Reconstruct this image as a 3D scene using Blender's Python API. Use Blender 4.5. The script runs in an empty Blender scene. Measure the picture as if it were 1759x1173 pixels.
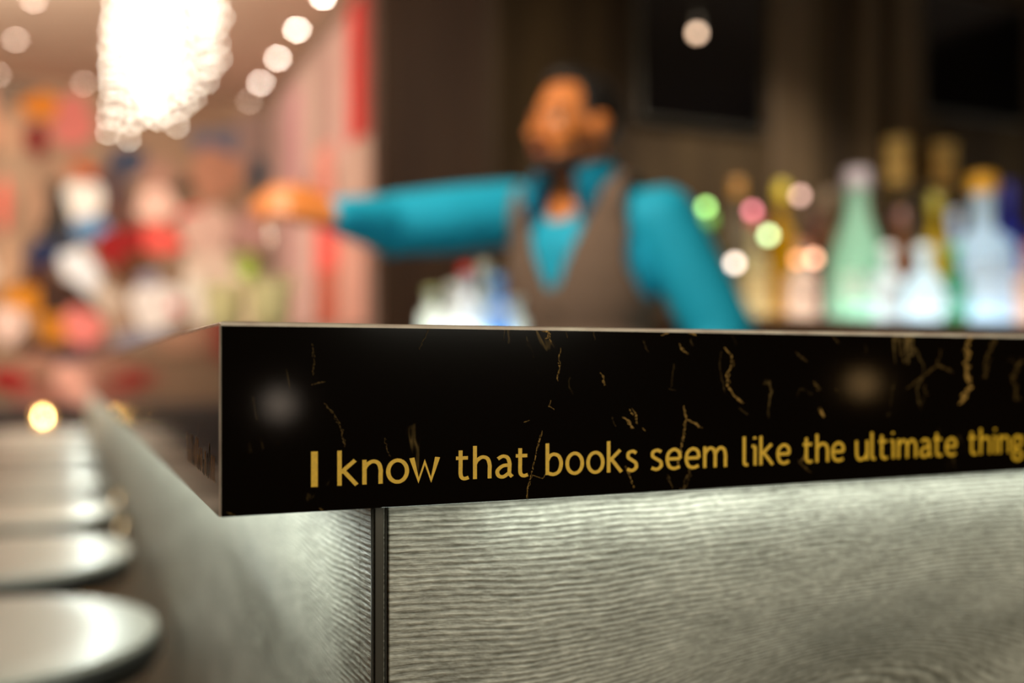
import bpy, bmesh, math, random
from mathutils import Vector, Matrix
random.seed(7)
sc = bpy.context.scene
COL = sc.collection

# ---------------------------------------------------------------- camera, world, exposure
# World frame: +X runs along the short front of the bar, +Y along its long side, Z up, floor at 0.
FX, FY = 0.4035, 0.915            # camera's viewing direction in plan
_n = math.hypot(FX, FY); FX /= _n; FY /= _n
CAMZ = 1.10
FPX = 1745.0
HOR = 626.0
cam_data = bpy.data.cameras.new('camera')
cam_data.sensor_width = 36.0
cam_data.lens = FPX / 1759 * 36.0
cam_data.shift_y = (HOR - 586.5) / 1759
cam_data.clip_start = 0.02
cam_data.clip_end = 60
cam_data.dof.use_dof = True
cam_data.dof.focus_distance = 0.400
cam_data.dof.aperture_fstop = 2.9
cam_data.dof.aperture_blades = 9
cam = bpy.data.objects.new('camera', cam_data)
COL.objects.link(cam)
cam.location = (0, 0, CAMZ)
cam.rotation_euler = (math.pi / 2, 0, -math.atan2(FX, FY))
sc.camera = cam

world = bpy.data.worlds.new('dim_room_air')
world.use_nodes = True
world.node_tree.nodes['Background'].inputs[0].default_value = (0.9, 0.62, 0.42, 1)
world.node_tree.nodes['Background'].inputs[1].default_value = 0.02
sc.world = world
sc.view_settings.view_transform = 'Standard'
sc.view_settings.look = 'None'
sc.view_settings.gamma = 1.0
sc.view_settings.exposure = 0.0
sc.view_settings.use_curve_mapping = False


def light(name, kind, loc, power, color, size=0.2, target=None, angle=None, blend=0.5, size_y=None):
    d = bpy.data.lights.new(name, kind)
    d.energy = power
    d.color = color
    if kind == 'AREA':
        d.size = size
        if size_y:
            d.shape = 'RECTANGLE'; d.size_y = size_y
    else:
        d.shadow_soft_size = size
    if kind == 'SPOT':
        d.spot_size = angle or 1.2
        d.spot_blend = blend
    o = bpy.data.objects.new(name, d)
    COL.objects.link(o)
    o.location = loc
    if target is not None:
        o.rotation_euler = (Vector(target) - Vector(loc)).to_track_quat('-Z', 'Y').to_euler()
    return o


WARM = (1.0, 0.78, 0.58)
CREAM = (1.0, 0.88, 0.74)
COOL = (0.90, 1.0, 0.90)
H = 2.80                                          # ceiling height
# room light from the lounge side, behind and to the right of the camera
light('lounge_light', 'AREA', (0.9, -1.5, 1.50), 22, (1.0, 0.94, 0.75), 0.5, (0.5, 0.4, 1.05))
# wash on the collage wall and the striped wall
light('mural_wash', 'AREA', (-0.9, 4.6, 2.70), 62, (1.0, 0.91, 0.79), 1.6, (-0.9, 6.7, 1.3), size_y=0.4)
light('stripe_wash', 'AREA', (0.1, 5.6, 2.70), 6, (1.0, 0.84, 0.72), 0.8, (1.3, 5.6, 1.5), size_y=0.3)
# light over the working side of the bar, falling on the bartender
light('bar_worklight', 'SPOT', (-0.25, 1.45, 2.60), 150, (1.0, 0.84, 0.64), 0.10, (0.85, 2.0, 1.5), angle=1.45, blend=0.6)
light('cocktail_spot', 'SPOT', (-0.35, 1.7, 2.75), 45, (1.0, 0.93, 0.82), 0.04, (0.33, 2.25, 1.25), angle=0.30, blend=0.6)
light('backbar_light', 'SPOT', (1.9, 1.5, 2.75), 190, (1.0, 0.9, 0.78), 0.05, (2.1, 2.5, 1.35), angle=1.15, blend=0.6)


# ---------------------------------------------------------------- helpers: coordinates
def cw(X, Y, Z):                                   # camera-frame metres -> world
    return Vector((X * FY + Y * FX, -X * FX + Y * FY, Z + CAMZ))


def at(px, py, d):                                 # pixel at depth d -> world
    return cw((px - 879.5) / FPX * d, d, (HOR - py) / FPX * d)


def ray(px, py):
    return at(px, py, 1.0) - Vector((0, 0, CAMZ))


def on_y(px, py, v):                               # meet the vertical plane y = v
    r = ray(px, py); return Vector((0, 0, CAMZ)) + r * (v / r.y)


def on_x(px, py, u):
    r = ray(px, py); return Vector((0, 0, CAMZ)) + r * (u / r.x)


def on_z(px, py, z):
    r = ray(px, py); return Vector((0, 0, CAMZ)) + r * ((z - CAMZ) / r.z)


# ---------------------------------------------------------------- helpers: materials
def lin(c):
    return tuple(((x / 255) / 12.92 if x / 255 <= 0.04045 else ((x / 255 + 0.055) / 1.055) ** 2.4) for x in c)


def mat(name, rgb, rough=0.5, metal=0.0, var=0.12, scale=20, bump=0.0, coat=0.0, spec=0.5, emit=None, trans=0.0, translucent=0.0, stretch=None):
    m = bpy.data.materials.new(name)
    m.use_nodes = True
    nt = m.node_tree
    b = nt.nodes['Principled BSDF']
    b.inputs['Roughness'].default_value = rough
    b.inputs['Metallic'].default_value = metal
    b.inputs['Coat Weight'].default_value = coat
    b.inputs['Specular IOR Level'].default_value = spec
    b.inputs['Transmission Weight'].default_value = trans
    tc = nt.nodes.new('ShaderNodeTexCoord')
    mp = nt.nodes.new('ShaderNodeMapping')
    mp.inputs['Scale'].default_value = stretch or (1, 1, 1)
    nt.links.new(tc.outputs['Object'], mp.inputs[0])
    no = nt.nodes.new('ShaderNodeTexNoise')
    no.inputs['Scale'].default_value = scale
    no.inputs['Detail'].default_value = 3
    nt.links.new(mp.outputs[0], no.inputs['Vector'])
    rp = nt.nodes.new('ShaderNodeValToRGB')
    rp.color_ramp.elements[0].position = 0.3
    rp.color_ramp.elements[1].position = 0.7
    rp.color_ramp.elements[0].color = tuple(x * (1 - var) for x in rgb) + (1,)
    rp.color_ramp.elements[1].color = tuple(min(1, x * (1 + var)) for x in rgb) + (1,)
    nt.links.new(no.outputs['Fac'], rp.inputs[0])
    nt.links.new(rp.outputs[0], b.inputs['Base Color'])
    if bump:
        bp = nt.nodes.new('ShaderNodeBump')
        bp.inputs['Strength'].default_value = bump
        bp.inputs['Distance'].default_value = 0.002
        nt.links.new(no.outputs['Fac'], bp.inputs['Height'])
        nt.links.new(bp.outputs[0], b.inputs['Normal'])
    if emit:
        b.inputs['Emission Color'].default_value = tuple(emit[0]) + (1,)
        b.inputs['Emission Strength'].default_value = emit[1]
    if translucent:
        tr = nt.nodes.new('ShaderNodeBsdfTranslucent')
        nt.links.new(rp.outputs[0], tr.inputs[0])
        mx = nt.nodes.new('ShaderNodeMixShader')
        mx.inputs[0].default_value = translucent
        nt.links.new(b.outputs[0], mx.inputs[1]); nt.links.new(tr.outputs[0], mx.inputs[2])
        nt.links.new(mx.outputs[0], nt.nodes['Material Output'].inputs[0])
    return m


def smat(name, srgb, *a, **k):
    return mat(name, lin(srgb), *a, **k)


def wood_panel_mat(name, along):
    """grey limed oak: relief grain running along `along` ('X' or 'Y')"""
    m = bpy.data.materials.new(name); m.use_nodes = True
    nt = m.node_tree; N = nt.nodes; L = nt.links
    b = N['Principled BSDF']
    tc = N.new('ShaderNodeTexCoord')
    sep = N.new('ShaderNodeSeparateXYZ'); L.new(tc.outputs['Object'], sep.inputs[0])
    a = sep.outputs[along]; z = sep.outputs['Z']

    def math_(op, x, y):
        n = N.new('ShaderNodeMath'); n.operation = op
        for i, q in enumerate((x, y)):
            if hasattr(q, 'is_output'): L.new(q, n.inputs[i])
            else: n.inputs[i].default_value = q
        return n.outputs[0]

    def comb(x, y, zz):
        n = N.new('ShaderNodeCombineXYZ')
        for i, q in enumerate((x, y, zz)):
            if hasattr(q, 'is_output'): L.new(q, n.inputs[i])
            else: n.inputs[i].default_value = q
        return n.outputs[0]

    def noise(vec, scale, detail=2, rough=0.5):
        n = N.new('ShaderNodeTexNoise'); n.inputs['Scale'].default_value = scale
        n.inputs['Detail'].default_value = detail; n.inputs['Roughness'].default_value = rough
        L.new(vec, n.inputs['Vector']); return n.outputs['Fac']
    # slow wander of the grain lines, larger lower down (cathedral figure)
    w1 = noise(comb(math_('MULTIPLY', a, 5.0), 0.3, math_('MULTIPLY', z, 9.0)), 1.0, 2)
    w2 = noise(comb(math_('MULTIPLY', a, 26.0), 0.7, math_('MULTIPLY', z, 60.0)), 1.0, 2)
    z1 = math_('ADD', z, math_('MULTIPLY', w1, 0.020))
    ga = math_('MULTIPLY', math_('SUBTRACT', a, 0.25), 9.0); gz = math_('MULTIPLY', math_('SUBTRACT', z, 0.950), 38.0)
    g = math_('POWER', 2.718, math_('MULTIPLY', math_('ADD', math_('MULTIPLY', ga, ga), math_('MULTIPLY', gz, gz)), -1.0))
    z1 = math_('SUBTRACT', z1, math_('MULTIPLY', g, 0.030))
    z2 = math_('ADD', z1, math_('MULTIPLY', w2, 0.0022))
    ph = math_('MULTIPLY', z2, 2 * math.pi / 0.0026)
    line = math_('ADD', math_('MULTIPLY', math_('SINE', ph, 0), 0.5), 0.5)
    fib = noise(comb(math_('MULTIPLY', a, 75.0), 0.1, math_('MULTIPLY', z1, 900.0)), 1.0, 3, 0.6)
    pit = noise(comb(math_('MULTIPLY', a, 190.0), 0.1, math_('MULTIPLY', z1, 420.0)), 1.0, 2, 0.6)
    patch = noise(comb(math_('MULTIPLY', a, 16.0), 0.9, math_('MULTIPLY', z, 42.0)), 1.0, 3)
    hgt = math_('ADD', math_('MULTIPLY', line, 0.26), math_('ADD', math_('MULTIPLY', fib, 0.80), math_('MULTIPLY', pit, 0.55)))
    rp = N.new('ShaderNodeValToRGB')
    e = rp.color_ramp.elements
    e[0].position = 0.46; e[0].color = (0.13, 0.128, 0.102, 1)
    e[1].position = 0.96; e[1].color = (0.62, 0.61, 0.53, 1)
    e.new(0.70).color = (0.31, 0.305, 0.26, 1)
    v = math_('ADD', math_('MULTIPLY', hgt, 0.80), math_('MULTIPLY', math_('SUBTRACT', patch, 0.3), 0.40))
    v = math_('SUBTRACT', v, math_('MULTIPLY', g, 0.20))
    L.new(v, rp.inputs[0])
    L.new(rp.outputs[0], b.inputs['Base Color'])
    bp = N.new('ShaderNodeBump'); bp.inputs['Strength'].default_value = 0.9; bp.inputs['Distance'].default_value = 0.0011
    L.new(hgt, bp.inputs['Height']); L.new(bp.outputs[0], b.inputs['Normal'])
    b.inputs['Roughness'].default_value = 0.45
    return m


def stone_mat():
    m = bpy.data.materials.new('black_gold_marble'); m.use_nodes = True
    nt = m.node_tree; N = nt.nodes; L = nt.links
    b = N['Principled BSDF']
    tc = N.new('ShaderNodeTexCoord')
    mp = N.new('ShaderNodeMapping'); mp.inputs['Scale'].default_value = (1.0, 1.0, 0.45)
    L.new(tc.outputs['Object'], mp.inputs[0])
    n1 = N.new('ShaderNodeTexNoise'); n1.inputs['Scale'].default_value = 17; n1.inputs['Detail'].default_value = 5
    n1.inputs['Distortion'].default_value = 1.2
    L.new(mp.outputs[0], n1.inputs['Vector'])
    vo = N.new('ShaderNodeMath'); vo.operation = 'SUBTRACT'; L.new(n1.outputs['Fac'], vo.inputs[0]); vo.inputs[1].default_value = 0.5
    ab = N.new('ShaderNodeMath'); ab.operation = 'ABSOLUTE'; L.new(vo.outputs[0], ab.inputs[0])
    r1 = N.new('ShaderNodeValToRGB'); r1.color_ramp.elements[0].position = 0.0; r1.color_ramp.elements[0].color = (1, 1, 1, 1)
    r1.color_ramp.elements[1].position = 0.009; r1.color_ramp.elements[1].color = (0, 0, 0, 1)
    L.new(ab.outputs[0], r1.inputs[0])
    n2 = N.new('ShaderNodeTexNoise'); n2.inputs['Scale'].default_value = 26; n2.inputs['Detail'].default_value = 6
    L.new(tc.outputs['Object'], n2.inputs['Vector'])
    r2 = N.new('ShaderNodeValToRGB'); r2.color_ramp.elements[0].position = 0.56; r2.color_ramp.elements[0].color = (0, 0, 0, 1)
    r2.color_ramp.elements[1].position = 0.70; r2.color_ramp.elements[1].color = (1, 1, 1, 1)
    L.new(n2.outputs['Fac'], r2.inputs[0])
    mu = N.new('ShaderNodeMath'); mu.operation = 'MULTIPLY'; L.new(r1.outputs[0], mu.inputs[0]); L.new(r2.outputs[0], mu.inputs[1])
    mx = N.new('ShaderNodeMix'); mx.data_type = 'RGBA'
    mx.inputs['A'].default_value = (0.0035, 0.0022, 0.0014, 1)
    mx.inputs['B'].default_value = (0.20, 0.13, 0.045, 1)
    L.new(mu.outputs[0], mx.inputs['Factor'])
    L.new(mx.outputs['Result'], b.inputs['Base Color'])
    b.inputs['Roughness'].default_value = 0.07
    b.inputs['Specular IOR Level'].default_value = 0.42
    return m


def panelling_mat(name, c1, c2, rough=0.45):
    m = bpy.data.materials.new(name); m.use_nodes = True
    nt = m.node_tree; N = nt.nodes; L = nt.links
    b = N['Principled BSDF']
    tc = N.new('ShaderNodeTexCoord')
    mp = N.new('ShaderNodeMapping'); mp.inputs['Scale'].default_value = (7, 7, 0.5)
    L.new(tc.outputs['Object'], mp.inputs[0])
    n = N.new('ShaderNodeTexNoise'); n.inputs['Scale'].default_value = 1.3; n.inputs['Detail'].default_value = 4
    L.new(mp.outputs[0], n.inputs['Vector'])
    r = N.new('ShaderNodeValToRGB'); r.color_ramp.elements[0].position = 0.35; r.color_ramp.elements[1].position = 0.65
    r.color_ramp.elements[0].color = c1 + (1,); r.color_ramp.elements[1].color = c2 + (1,)
    L.new(n.outputs['Fac'], r.inputs[0]); L.new(r.outputs[0], b.inputs['Base Color'])
    b.inputs['Roughness'].default_value = rough
    if rough > 0.7: b.inputs['Specular IOR Level'].default_value = 0.15
    return m


def glass_mat(name, rgb, rough=0.06, clear=0.35):
    """tinted bottle glass that passes light from behind: glossy, translucent and see-through together"""
    m = bpy.data.materials.new(name); m.use_nodes = True
    nt = m.node_tree; N = nt.nodes; L = nt.links
    b = N['Principled BSDF']
    b.inputs['Base Color'].default_value = tuple(rgb) + (1,)
    b.inputs['Roughness'].default_value = rough
    b.inputs['Coat Weight'].default_value = 0.6
    tr = N.new('ShaderNodeBsdfTranslucent'); tr.inputs[0].default_value = tuple(rgb) + (1,)
    tp = N.new('ShaderNodeBsdfTransparent'); tp.inputs[0].default_value = tuple(min(1, 0.25 + 0.8 * x) for x in rgb) + (1,)
    m1 = N.new('ShaderNodeMixShader'); m1.inputs[0].default_value = 0.55
    L.new(b.outputs[0], m1.inputs[1]); L.new(tr.outputs[0], m1.inputs[2])
    m2 = N.new('ShaderNodeMixShader'); m2.inputs[0].default_value = clear
    L.new(m1.outputs[0], m2.inputs[1]); L.new(tp.outputs[0], m2.inputs[2])
    L.new(m2.outputs[0], N['Material Output'].inputs[0])
    return m


# ---------------------------------------------------------------- helpers: geometry
def link(name, me, parent=None, loc=None):
    o = bpy.data.objects.new(name, me)
    COL.objects.link(o)
    if parent is not None:
        o.parent = parent
    if loc is not None:
        o.location = loc
    return o


def obj(name, bm, mats, parent=None, smooth=False, loc=None):
    me = bpy.data.meshes.new(name)
    bm.normal_update()
    bm.to_mesh(me); bm.free()
    for m in (mats if isinstance(mats, (list, tuple)) else [mats]):
        me.materials.append(m)
    if smooth:
        for p in me.polygons: p.use_smooth = True
        try: me.set_sharp_from_angle(angle=math.radians(38))
        except Exception: pass
    return link(name, me, parent, loc)


def tag(o, label, cat, group=None, kind=None):
    o['label'] = label
    o['category'] = cat
    if group: o['group'] = group
    if kind: o['kind'] = kind
    return o


def structure(o):
    o['kind'] = 'structure'
    return o


def thing(name, loc, label, cat, group=None, rz=0.0):
    o = bpy.data.objects.new(name, None)
    o.empty_display_size = 0.05
    COL.objects.link(o)
    o.location = loc
    o.rotation_euler = (0, 0, rz)
    return tag(o, label, cat, group)


def box(bm, x0, x1, y0, y1, z0, z1, mi=0, bev=0.0):
    vs = [bm.verts.new(p) for p in ((x0, y0, z0), (x1, y0, z0), (x1, y1, z0), (x0, y1, z0), (x0, y0, z1), (x1, y0, z1), (x1, y1, z1), (x0, y1, z1))]
    fs = [bm.faces.new([vs[i] for i in q]) for q in ((0, 3, 2, 1), (4, 5, 6, 7), (0, 1, 5, 4), (1, 2, 6, 5), (2, 3, 7, 6), (3, 0, 4, 7))]
    for f in fs: f.material_index = mi
    if bev:
        es = list({e for f in fs for e in f.edges})
        bmesh.ops.bevel(bm, geom=es, offset=bev, segments=2, affect='EDGES', profile=0.5)
    return fs


def lathe(bm, prof, c=(0, 0, 0), seg=28, mi=0, axis=None):
    """prof: [(r, z)] from bottom to top"""
    rings = []
    for r, z in prof:
        if r < 1e-6:
            rings.append([bm.verts.new((c[0], c[1], c[2] + z))])
        else:
            rings.append([bm.verts.new((c[0] + r * math.cos(2 * math.pi * k / seg), c[1] + r * math.sin(2 * math.pi * k / seg), c[2] + z)) for k in range(seg)])
    for a, b in zip(rings, rings[1:]):
        if len(a) == 1 and len(b) == 1: continue
        for k in range(seg):
            k2 = (k + 1) % seg
            if len(a) == 1: f = bm.faces.new((a[0], b[k2], b[k]))
            elif len(b) == 1: f = bm.faces.new((a[k], a[k2], b[0]))
            else: f = bm.faces.new((a[k], a[k2], b[k2], b[k]))
            f.material_index = mi
            f.smooth = True
    return rings


def tube(bm, pts, r, seg=10, mi=0, closed=False):
    pts = [Vector(p) for p in pts]
    rad = r if isinstance(r, (list, tuple)) else [r] * len(pts)
    rings = []
    n = len(pts)
    up0 = Vector((0, 0, 1))
    prev = None
    for i, p in enumerate(pts):
        if closed: t = pts[(i + 1) % n] - pts[i - 1]
        else: t = pts[min(i + 1, n - 1)] - pts[max(i - 1, 0)]
        t.normalize()
        if prev is None:
            a = t.cross(up0)
            if a.length < 1e-3: a = t.cross(Vector((1, 0, 0)))
        else:
            a = prev - t * prev.dot(t)
            if a.length < 1e-4: a = t.cross(up0)
        a.normalize(); prev = a
        b = t.cross(a)
        rings.append([bm.verts.new(p + (a * math.cos(2 * math.pi * k / seg) + b * math.sin(2 * math.pi * k / seg)) * rad[i]) for k in range(seg)])
    m = n if closed else n - 1
    for i in range(m):
        A, B = rings[i], rings[(i + 1) % n]
        for k in range(seg):
            f = bm.faces.new((A[k], A[(k + 1) % seg], B[(k + 1) % seg], B[k])); f.material_index = mi; f.smooth = True
    if not closed:
        bm.faces.new(rings[0][::-1]).material_index = mi
        bm.faces.new(rings[-1]).material_index = mi


def ball(bm, c, rx, ry=None, rz=None, M=None, sub=3, mi=0):
    ry = ry or rx; rz = rz or rx
    mt = Matrix.Translation(Vector(c)) @ (M.to_4x4() if M is not None else Matrix.Identity(4)) @ Matrix.Diagonal((rx, ry, rz, 1))
    r = bmesh.ops.create_icosphere(bm, subdivisions=sub, radius=1.0, matrix=mt)
    for v in r['verts']:
        for f in v.link_faces:
            f.material_index = mi; f.smooth = True


def limb(bm, a, b, ra, rb, seg=16):
    """closed tapered capsule"""
    a = Vector(a); b = Vector(b)
    d = b - a
    L = d.length
    q = d.to_track_quat('Z', 'Y').to_matrix().to_4x4()
    mt = Matrix.Translation(a) @ q
    prof = []
    for k in range(6):
        t = -math.pi / 2 + k * math.pi / 10
        prof.append((ra * math.cos(t), ra * math.sin(t)))
    prof[0] = (0, -ra)
    prof = prof[:6]
    top = []
    for k in range(6):
        t = k * math.pi / 10
        top.append((rb * math.cos(t), L + rb * math.sin(t)))
    top[-1] = (0, L + rb)
    rings = lathe(bm, prof + top, seg=seg)
    vs = [v for r in rings for v in r]
    bmesh.ops.transform(bm, matrix=mt, verts=vs)


def remeshed(bm, voxel, smooth_it=4, factor=0.5):
    me = bpy.data.meshes.new('tmp'); bm.to_mesh(me); bm.free()
    o = bpy.data.objects.new('tmp', me); COL.objects.link(o)
    r = o.modifiers.new('r', 'REMESH'); r.mode = 'VOXEL'; r.voxel_size = voxel
    if smooth_it:
        s = o.modifiers.new('s', 'SMOOTH'); s.iterations = smooth_it; s.factor = factor
    dg = bpy.context.evaluated_depsgraph_get(); dg.update()
    m2 = bpy.data.meshes.new_from_object(o.evaluated_get(dg))
    bpy.data.objects.remove(o); bpy.data.meshes.remove(me)
    out = bmesh.new(); out.from_mesh(m2); bpy.data.meshes.remove(m2)
    for f in out.faces: f.smooth = True
    return out


def smooth_rim(bm, it=14):
    for _ in range(it):
        new = {}
        for v in bm.verts:
            if v.is_boundary:
                nb = [e.other_vert(v) for e in v.link_edges if e.is_boundary]
                if len(nb) == 2: new[v] = (v.co * 0.4 + (nb[0].co + nb[1].co) * 0.3)
        for v, c in new.items(): v.co = c
        inner = {e.other_vert(v) for v in new for e in v.link_edges} - set(new)
        for v in inner:
            m = Vector((0, 0, 0))
            for e in v.link_edges: m += e.other_vert(v).co
            v.co = v.co * 0.5 + m / len(v.link_edges) * 0.5


def solidify(bm, t):
    bmesh.ops.solidify(bm, geom=list(bm.faces), thickness=t)
    for f in bm.faces: f.smooth = True


def copy_tree(o, parent=None):
    c = o.copy(); COL.objects.link(c)
    if parent is not None: c.parent = parent
    for ch in list(o.children): copy_tree(ch, c)
    return c


# ---------------------------------------------------------------- materials
M_stone = stone_mat()
M_edge_shine = smat('painted_edge_shine', (245, 222, 205), 0.3, var=0.25, scale=60)  # pale colour paints the highlight along the bevelled stone edges
M_vein = smat('gold_vein', (158, 122, 58), 0.5, var=0.5, scale=500, spec=0.1)
M_vein_dim = smat('brown_vein', (74, 56, 24), 0.5, var=0.5, scale=500, spec=0.05)
M_gilt = smat('gilt_lettering', (228, 180, 8), 0.5, var=0.10, scale=700)
M_panel_x = wood_panel_mat('limed_oak_front', 'X')
M_panel_y = wood_panel_mat('limed_oak_side', 'Y')
M_blackmetal = smat('black_metal', (62, 58, 50), 0.45, metal=0.5)
M_steel = smat('brushed_steel', (190, 185, 175), 0.25, metal=1.0)
M_brass = smat('brass', (205, 160, 80), 0.25, metal=1.0)
M_led = mat('led_strip', (1, 1, 1), emit=((0.90, 1.0, 0.88), 3.5), var=0)
M_seat = smat('satin_grey_leather', (176, 172, 160), 0.34, var=0.06, scale=60, bump=0.05, spec=0.9)
M_seatside = smat('black_seat_edge', (38, 36, 32), 0.45)
M_floor = panelling_mat('golden_oak_floor', (0.26, 0.14, 0.035), (0.36, 0.21, 0.06), 0.35)
M_ceiling = smat('taupe_ceiling', (194, 168, 146), 0.9, var=0.03, scale=3)
M_wallbase = smat('beige_wall', (184, 148, 120), 0.85, var=0.08, scale=6)
M_darkwall = panelling_mat('dark_wood_wall', (0.022, 0.013, 0.006), (0.050, 0.031, 0.013), 0.8)
M_brownwall = panelling_mat('brown_wood_wall', (0.028, 0.014, 0.006), (0.044, 0.024, 0.011), 0.85)
M_trimwood = smat('umber_trim', (72, 56, 36), 0.5, var=0.12, scale=12, stretch=(6, 6, 0.6))
M_screen = smat('black_glass', (6, 5, 5), 0.12)
M_cabinet = panelling_mat('dark_walnut', (0.045, 0.022, 0.009), (0.085, 0.043, 0.018))
M_darkleather = smat('dark_leather', (40, 28, 24), 0.5)
M_bulbwarm = mat('bulb_glow', (1, 1, 1), emit=((1.0, 0.90, 0.72), 15.0), var=0)

# ---------------------------------------------------------------- the room
Y_FAR, X_RIGHT, Y_BACK, X_LEFT, Y_REAR, X_END = 6.75, 1.25, 2.95, -4.5, -4.0, 4.2


def wall(name, x0, x1, y0, y1, z0, z1, m):
    bm = bmesh.new(); box(bm, x0, x1, y0, y1, z0, z1)
    return structure(obj(name, bm, m))


wall('floor', X_LEFT, X_END, Y_REAR, Y_FAR, -0.06, 0.0, M_floor)
wall('ceiling', X_LEFT, X_END, Y_REAR, Y_FAR, H, H + 0.06, M_ceiling)
wall('wall_far', X_LEFT, X_RIGHT, Y_FAR, Y_FAR + 0.1, 0, H, M_wallbase)
wall('wall_left', X_LEFT - 0.1, X_LEFT, Y_REAR, Y_FAR, 0, H, M_wallbase)
wall('wall_rear', X_LEFT, X_END, Y_REAR - 0.1, Y_REAR, 0, H, M_darkwall)
wall('wall_right', X_RIGHT, X_RIGHT + 0.1, Y_BACK + 0.1, Y_FAR, 0, H, M_brownwall)
wall('wall_back', X_RIGHT, X_END, Y_BACK, Y_BACK + 0.1, 0, H, M_darkwall)
wall('wall_end', X_END, X_END + 0.1, Y_REAR, Y_BACK + 0.1, 0, H, M_darkwall)

# vertical timber pilasters on the wall behind the bottles
for k, (p0, p1) in enumerate(((1318, 1388), (1480, 1500), (1532, 1572))):
    a = on_y(p0, 300, Y_BACK).x; b = on_y(p1, 300, Y_BACK).x
    bm = bmesh.new(); box(bm, a, b, Y_BACK - 0.03, Y_BACK, 0.0, H, bev=0.004)
    structure(obj('trim_%d' % (k + 1), bm, M_trimwood))


# ---------------------------------------------------------------- collage murals
_pm = {}


def paint(c):
    if c not in _pm:
        _pm[c] = smat('mural_paint_%d' % len(_pm), c, 0.8, var=0.07, scale=9)
    return _pm[c]


def blob(bm, plane, val, px, py, rx, ry, rot, mi, lift, square=False, n=26):
    seedp = random.random() * 7
    pts = []
    if square:
        base = [(-1, -1), (1, -1), (1, 1), (-1, 1)]
    else:
        base = []
        for k in range(n):
            t = 2 * math.pi * k / n
            q = 1 + 0.10 * math.sin(3 * t + seedp) + 0.07 * math.sin(5 * t + 2 * seedp)
            base.append((q * math.cos(t), q * math.sin(t)))
    for x, y in base:
        X = x * rx; Y = y * ry
        qx = px + X * math.cos(rot) - Y * math.sin(rot)
        qy = py + X * math.sin(rot) + Y * math.cos(rot)
        p = on_y(qx, qy, val) if plane == 'y' else on_x(qx, qy, val)
        if plane == 'y': p.y -= lift; p.x = min(p.x, X_RIGHT - 0.035)
        else: p.x -= lift; p.y = min(p.y, Y_FAR - 0.05)
        p.z = min(max(p.z, 0.3), H - 0.02)
        pts.append(p)
    f = bm.faces.new([bm.verts.new(p) for p in pts]); f.material_index = mi


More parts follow.
